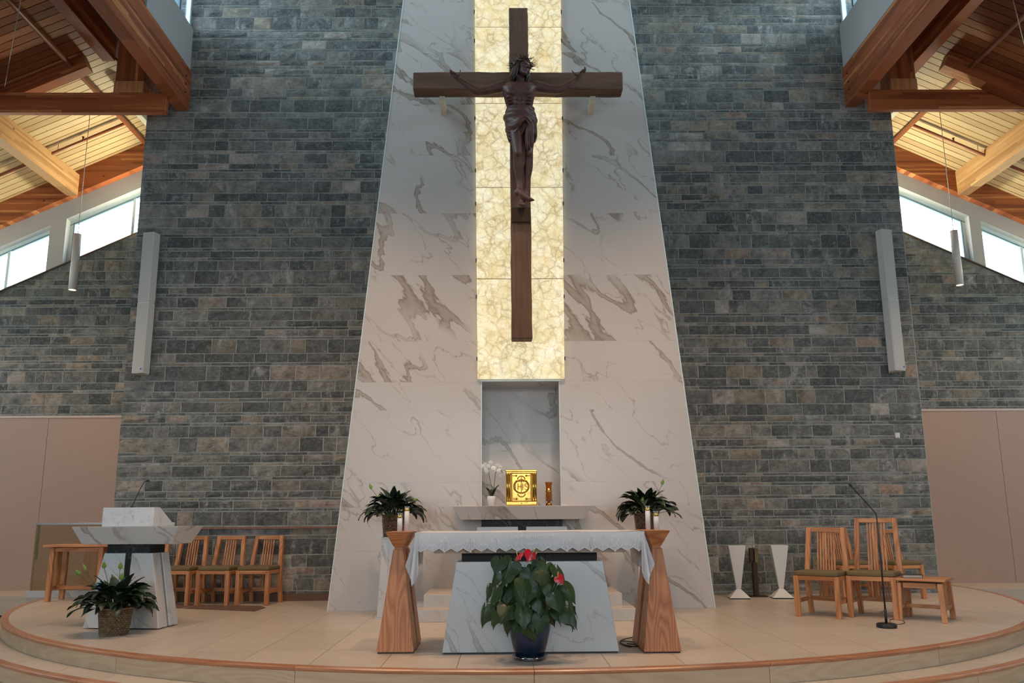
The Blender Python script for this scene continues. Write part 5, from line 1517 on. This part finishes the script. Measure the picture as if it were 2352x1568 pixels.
# ================================================================== AMBO (marble lectern)
AB = Vector((-4.18, 8.78, 0))
am = thing('lectern', 'white marble lectern on four tapering blocks with a black core', 'lectern', AB, math.radians(-7))
for sx in (-1, 1):
    for sy in (-1, 1):
        MB().frustum(-0.03 + sx * 0.228, sy * 0.108, 0.012, 0.775, 0.193, 0.088, 0.12, 0.068, cx1=-0.03 + sx * 0.155, cy1=sy * 0.088).build('base_block', M['marble'] if sx * sy < 0 else M['marble_grey'], am, bevel=0.003)
MB().box(-0.0645, 0.0045, -0.15, 0.15, 0.0, 0.775).box(-0.28, -0.0646, -0.019, 0.019, 0.0, 0.775).box(0.0046, 0.22, -0.019, 0.019, 0.0, 0.775).build('core', M['black_marble'], am)
MB().box(-0.28, 0.2, -0.15, 0.15, 0.7755, 0.8695).build('neck', M['black_marble'], am)
MB().frustum(-0.02, -0.02, 0.87, 1.055, 0.51, 0.2, 0.6, 0.27).build('mensa', M['marble'], am, bevel=0.003)
# reading desk: tall towards the people, sloping down to the reader
q = lambda x: [(x, -0.24, 1.0555), (x, 0.2, 1.0555), (x, 0.2, 1.095), (x, 0.16, 1.085), (x, -0.12, 1.255), (x, -0.24, 1.255)]
a_, b_ = q(-0.31), q(0.27)
MB().add(a_ + b_, [(0, 1, 2, 3, 4, 5)[::-1], tuple(range(6, 12))] + [(i, (i + 1) % 6, 6 + (i + 1) % 6, 6 + i) for i in range(6)]).build('reading_desk', M['marble_speck'], am, bevel=0.003)
mc = at(303, 1165, 8.62)
mk = thing('gooseneck_microphone', 'slim black gooseneck microphone on top of the marble lectern', 'microphone', (mc.x, 8.62, 1.2555))
tip = at(331, 1106, 8.66) - Vector((mc.x, 8.62, 1.2555)); tip2 = at(338, 1103.5, 8.66) - Vector((mc.x, 8.62, 1.2555))
MB().lathe([(0.016, 0.0), (0.016, 0.008), (0.006, 0.014)], 12).build('socket', M['black'], mk)
MB().tube([(0, 0, 0.01), tip * 0.35 + Vector((0, 0, 0.012)), tip * 0.7 + Vector((0, 0, 0.012)), tip * 0.95, tip + Vector((0.012, 0, 0.006)), tip2], 0.0042, 8).build('gooseneck', M['black'], mk)
MB().ball(tip2 + Vector((0.008, 0, 0)), 0.02, 0.013, 0.012).build('windscreen', M['black'], mk)

# ================================================================== CHAIRS AND SMALL FURNITURE
def make_chair(label, loc, rz, H=0.9, W=0.46, nsl=5, group=None):
    t = thing('chair', label, 'chair', loc, rz, group)
    D = 0.44; sh_ = 0.405; lg = 0.026
    xw = W / 2 - lg
    for s in (-1, 1):
        MB().frustum(s * xw, -D / 2 + lg, 0.001, sh_ + 0.045, lg, lg, lg, lg).build('leg', M['oak_z'], t, bevel=0.003)
        # rear post: foot kicked back, upper part leaning back and inwards
        pr = [(s * xw, D / 2 + 0.02, 0.001), (s * xw, D / 2 - 0.035, 0.30), (s * xw, D / 2 - 0.035, 0.46), (s * (xw - 0.03), D / 2 + 0.045, H)]
        b = MB(); vs = []
        for (x, y, z) in pr: vs += [(x - lg, y - lg, z), (x + lg, y - lg, z), (x + lg, y + lg, z), (x - lg, y + lg, z)]
        fs = [(3, 2, 1, 0), (12, 13, 14, 15)]
        for i in range(3):
            for k in range(4):
                a = i * 4 + k; c = i * 4 + (k + 1) % 4
                fs.append((a, c, c + 4, a + 4))
        b.add(vs, fs).build('rear_post', M['oak_z'], t, bevel=0.003)
        MB().box(s * xw - 0.011, s * xw + 0.011, -D / 2 + 2 * lg, D / 2 - 0.035 - lg, 0.15, 0.195).build('side_stretcher', M['oak_y'], t, bevel=0.002)
    b = MB()
    b.box(-xw + lg, xw - lg, -D / 2 + 0.006, -D / 2 + 0.034, sh_, sh_ + 0.045)
    b.box(-xw + lg, xw - lg, D / 2 - 0.05, D / 2 - 0.024, sh_, sh_ + 0.045)
    for s in (-1, 1): b.box(s * xw - 0.014, s * xw + 0.014, -D / 2 + 2 * lg, D / 2 - 0.06, sh_, sh_ + 0.045)
    b.build('seat_frame', M['oak_x'], t, bevel=0.002)
    ys_ = D / 2 - 0.025
    MB().box(-xw + lg, xw - lg, ys_ - 0.016, ys_ + 0.016, 0.15, 0.2).build('stretcher', M['oak_x'], t, bevel=0.002)
    MB().box(-W / 2 + 0.012, W / 2 - 0.012, -D / 2 + 0.004, D / 2 - 0.065, sh_ + 0.0455, sh_ + 0.1).build('seat', M['olive'], t, bevel=0.022, seg=3)
    yt = D / 2 + 0.045
    MB().box(-xw + 0.03 + lg - 0.0, xw - 0.03 - lg, yt - 0.03, yt + 0.012, H - 0.052, H - 0.002).build('top_rail', M['oak_x'], t, bevel=0.003)
    pitch = 0.036 if nsl <= 5 else 0.032
    for k in range(nsl):
        x = (k - (nsl - 1) / 2) * pitch
        pr = [(x, ys_, 0.2005), (x, ys_ - 0.012, 0.46), (x * 0.95, yt - 0.01, H - 0.0525)]
        b = MB(); vs = []
        for (px_, y, z) in pr: vs += [(px_ - 0.0085, y - 0.007, z), (px_ + 0.0085, y - 0.007, z), (px_ + 0.0085, y + 0.007, z), (px_ - 0.0085, y + 0.007, z)]
        fs = [(3, 2, 1, 0), (8, 9, 10, 11)]
        for i in range(2):
            for q_ in range(4):
                a = i * 4 + q_; c = i * 4 + (q_ + 1) % 4
                fs.append((a, c, c + 4, a + 4))
        b.add(vs, fs).build('slat', M['oak_z'], t)
    return t
gl_ = 'oak chairs in a row along the left stone wall'
first = make_chair('oak slat-back chair with olive seat, rightmost of the row by the left wall', (-3.545, 11.03, 0), math.radians(-9), 0.9, 0.47, 5, gl_)
for (x, y), lab in zip(((-4.08, 11.05), (-4.61, 11.07), (-5.15, 11.08)), ('oak slat-back chair with olive seat, second from right in the left wall row', 'oak slat-back chair with olive seat, partly behind the lectern top in the left row', 'oak slat-back chair almost hidden behind the marble lectern, leftmost of the left row')):
    c = copy_tree(first); c.location = (x, y, 0); c['label'] = lab
c1 = at(1895, 1414, 9.22); 
make_chair('oak slat-back chair with olive seat, front left of the tall chair', (3.42, 9.22, 0), math.radians(-40), 0.985, 0.5, 7, 'oak chairs on the right of the sanctuary')
make_chair('tall oak presider chair with high slatted back and olive seat', (3.98, 9.11, 0), math.radians(-38), 1.09, 0.52, 7, 'oak chairs on the right of the sanctuary')
xb_ = at(2068, 1350, 11.15).x
make_chair('oak chair with olive seat by the right wall, behind the tall chair', (xb_, 11.15, 0), math.radians(12), 0.92, 0.46, 6, 'oak chairs on the right of the sanctuary')
xb_ = at(1950, 1350, 11.25).x
make_chair('oak chair near the right wall, mostly hidden behind the two front chairs', (xb_, 11.25, 0), math.radians(10), 0.92, 0.46, 6, 'oak chairs on the right of the sanctuary')
# small side table with a book
st = thing('side_table', 'low oak side table with slatted sides beside the tall chair', 'table', (4.38, 8.83, 0), math.radians(-40))
W, D, H = 0.44, 0.42, 0.43
for sx in (-1, 1):
    for sy in (-1, 1):
        MB().frustum(sx * W / 2, sy * D / 2, 0.001, H - 0.03, 0.026, 0.024, 0.026, 0.024, cx1=sx * (W / 2 - 0.015), cy1=sy * (D / 2 - 0.012)).build('leg', M['oak_z'], st, bevel=0.003)
    MB().box(sx * (W / 2 - 0.008) - 0.012, sx * (W / 2 - 0.008) + 0.012, -D / 2 + 0.02, D / 2 - 0.02, 0.12, 0.16).build('side_stretcher', M['oak_y'], st)
    MB().box(sx * (W / 2 - 0.03) - 0.012, sx * (W / 2 - 0.03) + 0.012, -D / 2 + 0.035, D / 2 - 0.035, H - 0.085, H - 0.032).build('side_rail', M['oak_y'], st)
    for k in range(5):
        y = (k - 2) * 0.038
        MB().frustum(sx * (W / 2 - 0.009), y, 0.1605, H - 0.086, 0.006, 0.011, 0.006, 0.011, cx1=sx * (W / 2 - 0.03)).build('slat', M['oak_z'], st)
for sy in (-1, 1):
    MB().box(-W / 2 + 0.058, W / 2 - 0.058, sy * (D / 2 - 0.022) - 0.012, sy * (D / 2 - 0.022) + 0.012, H - 0.085, H - 0.032).build('rail', M['oak_x'], st)
MB().box(-W / 2 + 0.022, W / 2 - 0.022, -0.012, 0.012, 0.12, 0.16).build('stretcher', M['oak_x'], st)
MB().box(-0.27, 0.26, -0.24, 0.24, H - 0.0105, H + 0.014).build('table_top', M['oak_x'], st, bevel=0.003)
MB().box(-0.17, 0.17, -0.15, 0.15, H - 0.0305, H - 0.011).build('batten', M['bronze'], st)
bp = at(2096, 1322, 8.84)
bk = thing('book', 'thick dark covered book lying on the low oak side table', 'book', (bp.x, 8.86, H + 0.0145), math.radians(-18))
MB().box(-0.1, 0.1, -0.07, 0.07, 0.0, 0.004).build('back_cover', M['book'], bk)
MB().box(-0.096, 0.094, -0.066, 0.066, 0.0042, 0.03).build('pages', M['page'], bk)
MB().box(-0.1, 0.1, -0.07, 0.07, 0.0302, 0.036).box(0.0942, 0.1, -0.07, 0.07, 0.0042, 0.03).build('front_cover', M['book'], bk, bevel=0.001)
# floor microphone stand
mp = at(2040, 1440, 8.22)
ms = thing('microphone_stand', 'black floor microphone stand with long angled neck before the tall chair', 'microphone stand', (mp.x, 8.25, 0.0005))
MB().lathe([(0.094, 0.0), (0.097, 0.006), (0.097, 0.034), (0.088, 0.042), (0.02, 0.046)], 32).build('base', M['black'], ms)
O2 = Vector((mp.x, 8.25, 0))
kz = at(2024, 1172, 8.25) - O2; tz = at(1956, 1117, 8.15) - O2
top0 = Vector((kz.x * 0.98, kz.y, kz.z - 0.03))
MB().tube([(0, 0, 0.046), (0, 0, 0.18)], 0.013, 10).build('pole_sleeve', M['black'], ms)
MB().tube([(0, 0, 0.18), (0, 0, kz.z - 0.12)], 0.0085, 10).build('pole', M['black'], ms)
MB().tube([(0, 0, kz.z - 0.12), (-0.004, 0, kz.z - 0.04), (-0.03, 0, kz.z + 0.0), Vector((-0.03, 0, kz.z)).lerp(tz, 0.5), tz], 0.0055, 8).build('gooseneck', M['black'], ms)
d = (tz - Vector((-0.03, 0, kz.z))).normalized()
MB().tube([tz - d * 0.005, tz + d * 0.01, tz + d * 0.035, tz + d * 0.045], [0.008, 0.014, 0.014, 0.006], 12).build('windscreen', M['black'], ms)
rg = random.Random(9)
def cable(name, label, px, Y, mat, r_=0.0035, z=0.006):
    pts = [Vector((p_.x, p_.y, z)) for p_ in px]
    out = []
    for i in range(len(pts) - 1):
        a, b_ = pts[max(0, i - 1)], pts[min(len(pts) - 1, i + 2)]
        for k in range(6):
            t = k / 6
            p1, p2 = pts[i], pts[i + 1]
            out.append(0.5 * ((2 * p1) + (p2 - a) * t + (2 * a - 5 * p1 + 4 * p2 - b_) * t * t + (3 * p1 - a - 3 * p2 + b_) * t ** 3))
    out.append(pts[-1])
    for q_ in out: q_.z = z
    b = MB().tube(out, r_, 6)
    return tag(b.build(name, mat, None), label, 'cable')
def onf(x, y): 
    d_ = _fw + _r * ((x - PPX) / F_PX) - _u * ((y - PPY) / F_PX)
    return CAM + d_ * (-CAM.z / d_.z)
cable('microphone_cable', 'thin black cable curling from the microphone stand base', [onf(2047, 1432), onf(2044, 1425), onf(2056, 1421), onf(2070, 1424), onf(2078, 1430), onf(2068, 1434), onf(2052, 1434)], 8, M['black'], 0.003, 0.004)
cable('power_cable', 'pale cable lying on the floor behind the tall chair', [onf(2030, 1404), onf(2024, 1406), onf(2028, 1409), onf(2045, 1408), onf(2068, 1406)], 8, M['cable'], 0.004, 0.005)
cable('speaker_cable', 'coiled black cable on the floor between altar and right pedestal', [onf(1454, 1464), onf(1432, 1469), onf(1424, 1475), onf(1437, 1482), onf(1462, 1486), onf(1474, 1481), onf(1455, 1475), onf(1430, 1473), onf(1424, 1478), onf(1445, 1486), onf(1466, 1482), onf(1440, 1479)], 8, M['black'], 0.004, 0.005)

# white tapered vase stands and the bronze candle stand against the right wall
for px_, Y, lab in ((1697, 11.25, 'white tapering square vase stand on the left of the dark candle stand'), (1795, 11.25, 'white tapering square vase stand on the right of the dark candle stand')):
    cx = at(px_, 1366, Y).x
    v = thing('vase_stand', lab, 'vase stand', (cx, Y, 0), math.radians(-8), group='white vase stands by the right wall')
    MB().frustum(0, 0, 0.014, 0.128, 0.142, 0.13, 0.03, 0.03).build('foot', M['white'], v, bevel=0.002)
    MB().frustum(0, 0, 0.1285, 0.72, 0.03, 0.03, 0.118, 0.1).build('vase', M['white'], v, bevel=0.002)
    MB().frustum(0, 0, 0.001, 0.0135, 0.135, 0.123, 0.135, 0.123).build('base_plate', M['black'], v)
cx = at(1741, 1364, 11.42).x
cs_ = thing('candle_stand', 'dark bronze candle stand between the two white vase stands', 'candle stand', (cx, 11.5, 0))
MB().prism_xy([(-0.15, -0.07), (-0.11, -0.11), (0.11, -0.11), (0.15, -0.07), (0.15, 0.07), (0.11, 0.11), (-0.11, 0.11), (-0.15, 0.07)], 0.001, 0.014).build('base_plate', M['bronze'], cs_, bevel=0.003)
MB().box(-0.032, 0.032, -0.032, 0.032, 0.0145, 0.5).build('pole', M['bronze'], cs_, bevel=0.003)
for k, (dx, dy) in enumerate(((-0.04, -0.02), (0.022, -0.04), (0.03, 0.03), (-0.03, 0.04))):
    MB().box(dx - 0.026, dx + 0.026, dy - 0.012, dy + 0.012, 0.47, 0.66 + 0.004 * k).build('fin', M['bronze_pale'] if k == 1 else M['bronze'], cs_, bevel=0.002)
MB().lathe([(0.013, 0.66), (0.013, 0.71)], 12).build('socket', M['steel'], cs_)

# ================================================================== GLASS SCREEN AND CREDENCE TABLE ON THE LEFT
g0, g1 = at(66, 1205, 12.1), at(66, 1205, 12.1)
gs = thing('glass_screen', 'bronze tinted glass screen with steel top rail on a marble kerb', 'screen', (-7.3, 12.2, 0))
GZ = at(68, 1201, 12.2).z
gx0, gx1 = -0.02, 1.75
MB().box(gx0, gx1, -0.1, 0.1, 0.001, 0.1).build('marble_kerb', M['marble_grey'], gs, bevel=0.003)
MB().box(gx0 + 0.01, gx0 + 0.85, -0.006, 0.006, 0.1005, GZ - 0.03).build('pane', M['tint_glass'], gs)
MB().box(gx0 + 0.853, gx1, -0.006, 0.006, 0.1005, GZ - 0.03).build('pane', M['tint_glass'], gs)
MB().box(gx0, gx1, -0.016, 0.016, GZ - 0.0295, GZ).build('top_rail', M['steel'], gs, bevel=0.003)
for xx in (gx0 + 0.04,):
    MB().box(xx - 0.02, xx + 0.02, 0.0065, 0.02, GZ - 0.55, GZ - 0.03).build('edge_strip', M['cream'], gs)
ct = thing('credence_table', 'narrow tall oak credence table standing before the glass screen', 'table', (-6.31, 11.72, 0))
L_, D_ = 0.78, 0.4
HT = at(180, 1250, 11.55).z
for sx in (-1, 1):
    for sy in (-1, 1):
        MB().frustum(sx * (L_ / 2 - 0.035), sy * (D_ / 2 - 0.02), 0.001, HT - 0.034, 0.033, 0.03, 0.03, 0.026, cx1=sx * (L_ / 2 - 0.045)).build('leg', M['oak_z'], ct, bevel=0.003)
    MB().box(sx * (L_ / 2 - 0.045) - 0.012, sx * (L_ / 2 - 0.045) + 0.012, -0.055, 0.055, 0.21, HT - 0.1).build('side_slat', M['oak_z'], ct)
    MB().box(sx * (L_ / 2 - 0.03) - 0.014, sx * (L_ / 2 - 0.03) + 0.014, -D_ / 2 + 0.05, D_ / 2 - 0.05, 0.155, 0.209).build('side_stretcher', M['oak_y'], ct)
    MB().box(sx * (L_ / 2 - 0.05) - 0.014, sx * (L_ / 2 - 0.05) + 0.014, -D_ / 2 + 0.05, D_ / 2 - 0.05, HT - 0.099, HT - 0.035).build('side_rail', M['oak_y'], ct)
for sy in (-1, 1):
    MB().box(-L_ / 2 + 0.08, L_ / 2 - 0.08, sy * (D_ / 2 - 0.02) - 0.014, sy * (D_ / 2 - 0.02) + 0.014, HT - 0.099, HT - 0.045).build('rail', M['oak_x'], ct)
MB().box(-L_ / 2 + 0.05, L_ / 2 - 0.05, -0.012, 0.012, 0.155, 0.209).build('stretcher', M['oak_x'], ct)
MB().box(-L_ / 2 - 0.07, L_ / 2 + 0.07, -D_ / 2 - 0.05, D_ / 2 + 0.05, HT - 0.033, HT).build('table_top', M['oak_x'], ct, bevel=0.003)
for (xa, xb2, ya, yb_, lab) in ((-4.52, -3.72, 10.42, 10.70, 'thin brown patch, the larger one on the floor before the left chairs'), (-3.95, -3.15, 10.02, 10.36, 'thin brown patch on the floor, nearest to the marble tower')):
    pass
def floor_patch(pix, label, z):  # flat brown polygon lying just above the tiles
    pts = [onf(x, y) for x, y in pix]
    c_ = sum(pts, Vector()) / len(pts)
    b = MB().prism_xy([(p_.x - c_.x, p_.y - c_.y) for p_ in pts], 0.0008, 0.0045)
    return tag(b.build('floor_patch', M['mat'], None, loc=(c_.x, c_.y, z)), label, 'mat')  # 'mat' here is only a flat brown patch
floor_patch([(421, 1397.5), (584, 1404), (611, 1395.5), (598, 1391.5), (456, 1388.5)], 'thin brown patch with clipped corners on the floor before the chair row', 0.0)
floor_patch([(398, 1396.5), (416, 1397), (452, 1388.5), (398, 1386)], 'thin brown patch partly hidden behind the marble lectern', 0.0)

# ================================================================== SPEAKERS, LAMPS, PIPES, SENSOR
for s, top, bot, Y, nm in ((-1, (348, 537), (325, 859), 11.24, 'left'), (1, (2030, 530), (2058, 853), 11.64, 'right')):
    a, b_ = at(top[0], top[1], Y), at(bot[0], bot[1], Y)
    cx = (a.x + b_.x) / 2; zt_, zb2 = a.z, b_.z; zm = (zt_ + zb2) / 2
    sp = thing('column_speaker', 'tall pale grey column speaker on the %s stone wall' % nm, 'speaker', (cx, Y, zb2), math.radians(-14 * s) * -1 * 1.0, group='column speakers')
    for k, (z0_, z1_) in enumerate(((0.0, zm - zb2 - 0.006), (zm - zb2 + 0.006, zt_ - zb2))):
        md = MB().prism_xy([(-0.095, -0.08), (0.095, -0.08), (0.1, 0.06), (-0.1, 0.06)], z0_, z1_).build('speaker_module', M['speaker_side'], sp, bevel=0.006)
        MB().box(-0.084, 0.084, -0.084, -0.0805, z0_ + 0.02, z1_ - 0.02).build('grille', M['speaker'], md)
    MB().box(-0.092, 0.092, -0.072, 0.055, zm - zb2 - 0.0055, zm - zb2 + 0.0055).build('joint', M['speaker_side'], sp)
    for zz in (0.0, zm - zb2 - 0.05, zt_ - zb2 - 0.12):
        MB().box(-0.035, 0.035, 0.0605, YL - Y - 0.03 if s < 0 else YR - Y - 0.03, zz, zz + 0.1).build('wall_bracket', M['speaker_side'], sp)
    lg_ = MB().prism_xz([(0, -0.016), (0.016, 0), (0, 0.016), (-0.016, 0)], -0.0875, -0.0845)
    lg_.build('emblem', M['logo_blue'], sp, loc=(0.062, 0, 0.06))
def pendant(p_top, zbot, Y, deck, label):
    x = p_top.x
    pn = thing('pendant_light', label, 'pendant light', (x, Y, zbot), group='cylinder pendant lights')
    h = p_top.z - zbot
    MB().lathe([(0.058, 0.006), (0.058, 0.0), (0.062, 0.0), (0.062, h), (0.05, h + 0.004)], 24, cap0=False).build('shade', M['lampshell'], pn)
    MB().lathe([(0.056, 0.012), (0.001, 0.013)], 20, cap0=False).build('lens', M['glow'], pn).data.flip_normals()
    MB().tube([(0, 0, h + 0.004), (0, 0, deck(x) - zbot - 0.002)], 0.0055, 6).build('cable', M['cable'], pn)
    l = bpy.data.lights.new('pendant_beam', 'SPOT'); l.energy = 25; l.color = WARM; l.spot_size = math.radians(80); l.spot_blend = 0.6; l.shadow_soft_size = 0.05
    lo = bpy.data.objects.new('pendant_beam', l); lo.parent = pn; lo.location = (0, 0, -0.02); COL.objects.link(lo)
pendant(at(179, 538, 12.5), at(165, 666, 12.5).z, 12.5, deckL, 'silver cylinder pendant light hanging by the left clerestory window')
pendant(at(2190, 530, 12.5), at(2213, 655, 12.5).z, 12.5, deckR, 'silver cylinder pendant light hanging by the right clerestory window')
def pipe_run(s, deck, k, nm):
    sp = thing('sprinkler_pipe', 'rust red sprinkler pipes hung below the %s timber ceiling' % nm, 'pipe', (s * 6.9, 12, 7.6))
    O3 = Vector((s * 6.9, 12, 7.6))
    px0 = at(338, 298, YW - 0.3) if s < 0 else at(2040, 292, YW - 0.3)
    X = px0.x
    z_ = deck(X) - 0.16
    main = MB().tube([Vector((X, 3.0, z_)) - O3, Vector((X, YW - 0.16, z_)) - O3], 0.04, 12).build('main_pipe', M['pipe'], sp)
    pa = at(160, 350, 12.6) if s < 0 else at(2215, 338, 12.6)
    yb = 12.95
    xo_ = X + s * 4.4
    MB().tube([Vector((X + s * 0.042, yb, deck(X) - 0.15)) - O3, Vector((xo_, yb, deck(xo_) - 0.15)) - O3], 0.026, 10).build('branch_pipe', M['pipe'], sp)
    MB().tube([Vector((X + s * 0.042, 9.6, deck(X) - 0.1)) - O3, Vector((xo_, 9.6, deck(xo_) - 0.1)) - O3], 0.01, 8).build('conduit', M['cable'], sp)
    for dx in (0.75, 1.75, 2.9):
        x = X + s * dx
        z2 = deck(x) - 0.15
        hd_ = MB().tube([Vector((x, yb, z2 + 0.02)) - O3, Vector((x, yb, z2 + 0.085)) - O3], 0.014, 8)
        hd_.lathe([(0.02, 0.0), (0.024, 0.01), (0.008, 0.02)], 10, c=tuple(Vector((x, yb, z2 + 0.085)) - O3))
        hd_.build('sprinkler_head', M['pipe'], sp)
        MB().tube([Vector((x + s * 0.42, yb, z2 - s * 0 + 0.02 - 0.42 * abs(k))) - O3, Vector((x + s * 0.42, yb, deck(x + s * 0.42) - 0.002)) - O3], 0.004, 6).build('hanger_rod', M['bronze'], sp)
    for y in (5.5, 7.4, 9.3, 11.4):
        MB().tube([Vector((X, y, z_ + 0.035)) - O3, Vector((X, y, deck(X) - 0.002)) - O3], 0.006, 6).build('hanger_rod', M['bronze'], sp)
pipe_run(-1, deckL, kL, 'left')
pipe_run(1, deckR, kR, 'right')
sb = at(2060, 1000, YR - 0.05)
bx2 = MB().box(-0.033, 0.033, -0.03, 0.0, -0.04, 0.04)
sn = thing('wall_sensor', 'small white sensor box on the right stone wall', 'sensor', (sb.x, YR - 0.046, sb.z))
bx2.build('case', M['white'], sn, bevel=0.004)
MB().box(-0.008, 0.008, -0.032, -0.0305, -0.03, -0.022).build('indicator', M['frame_dark'], sn)
MB().box(-0.02, 0.02, 0.0005, 0.04, -0.02, 0.02).build('back_plate', M['white'], sn)
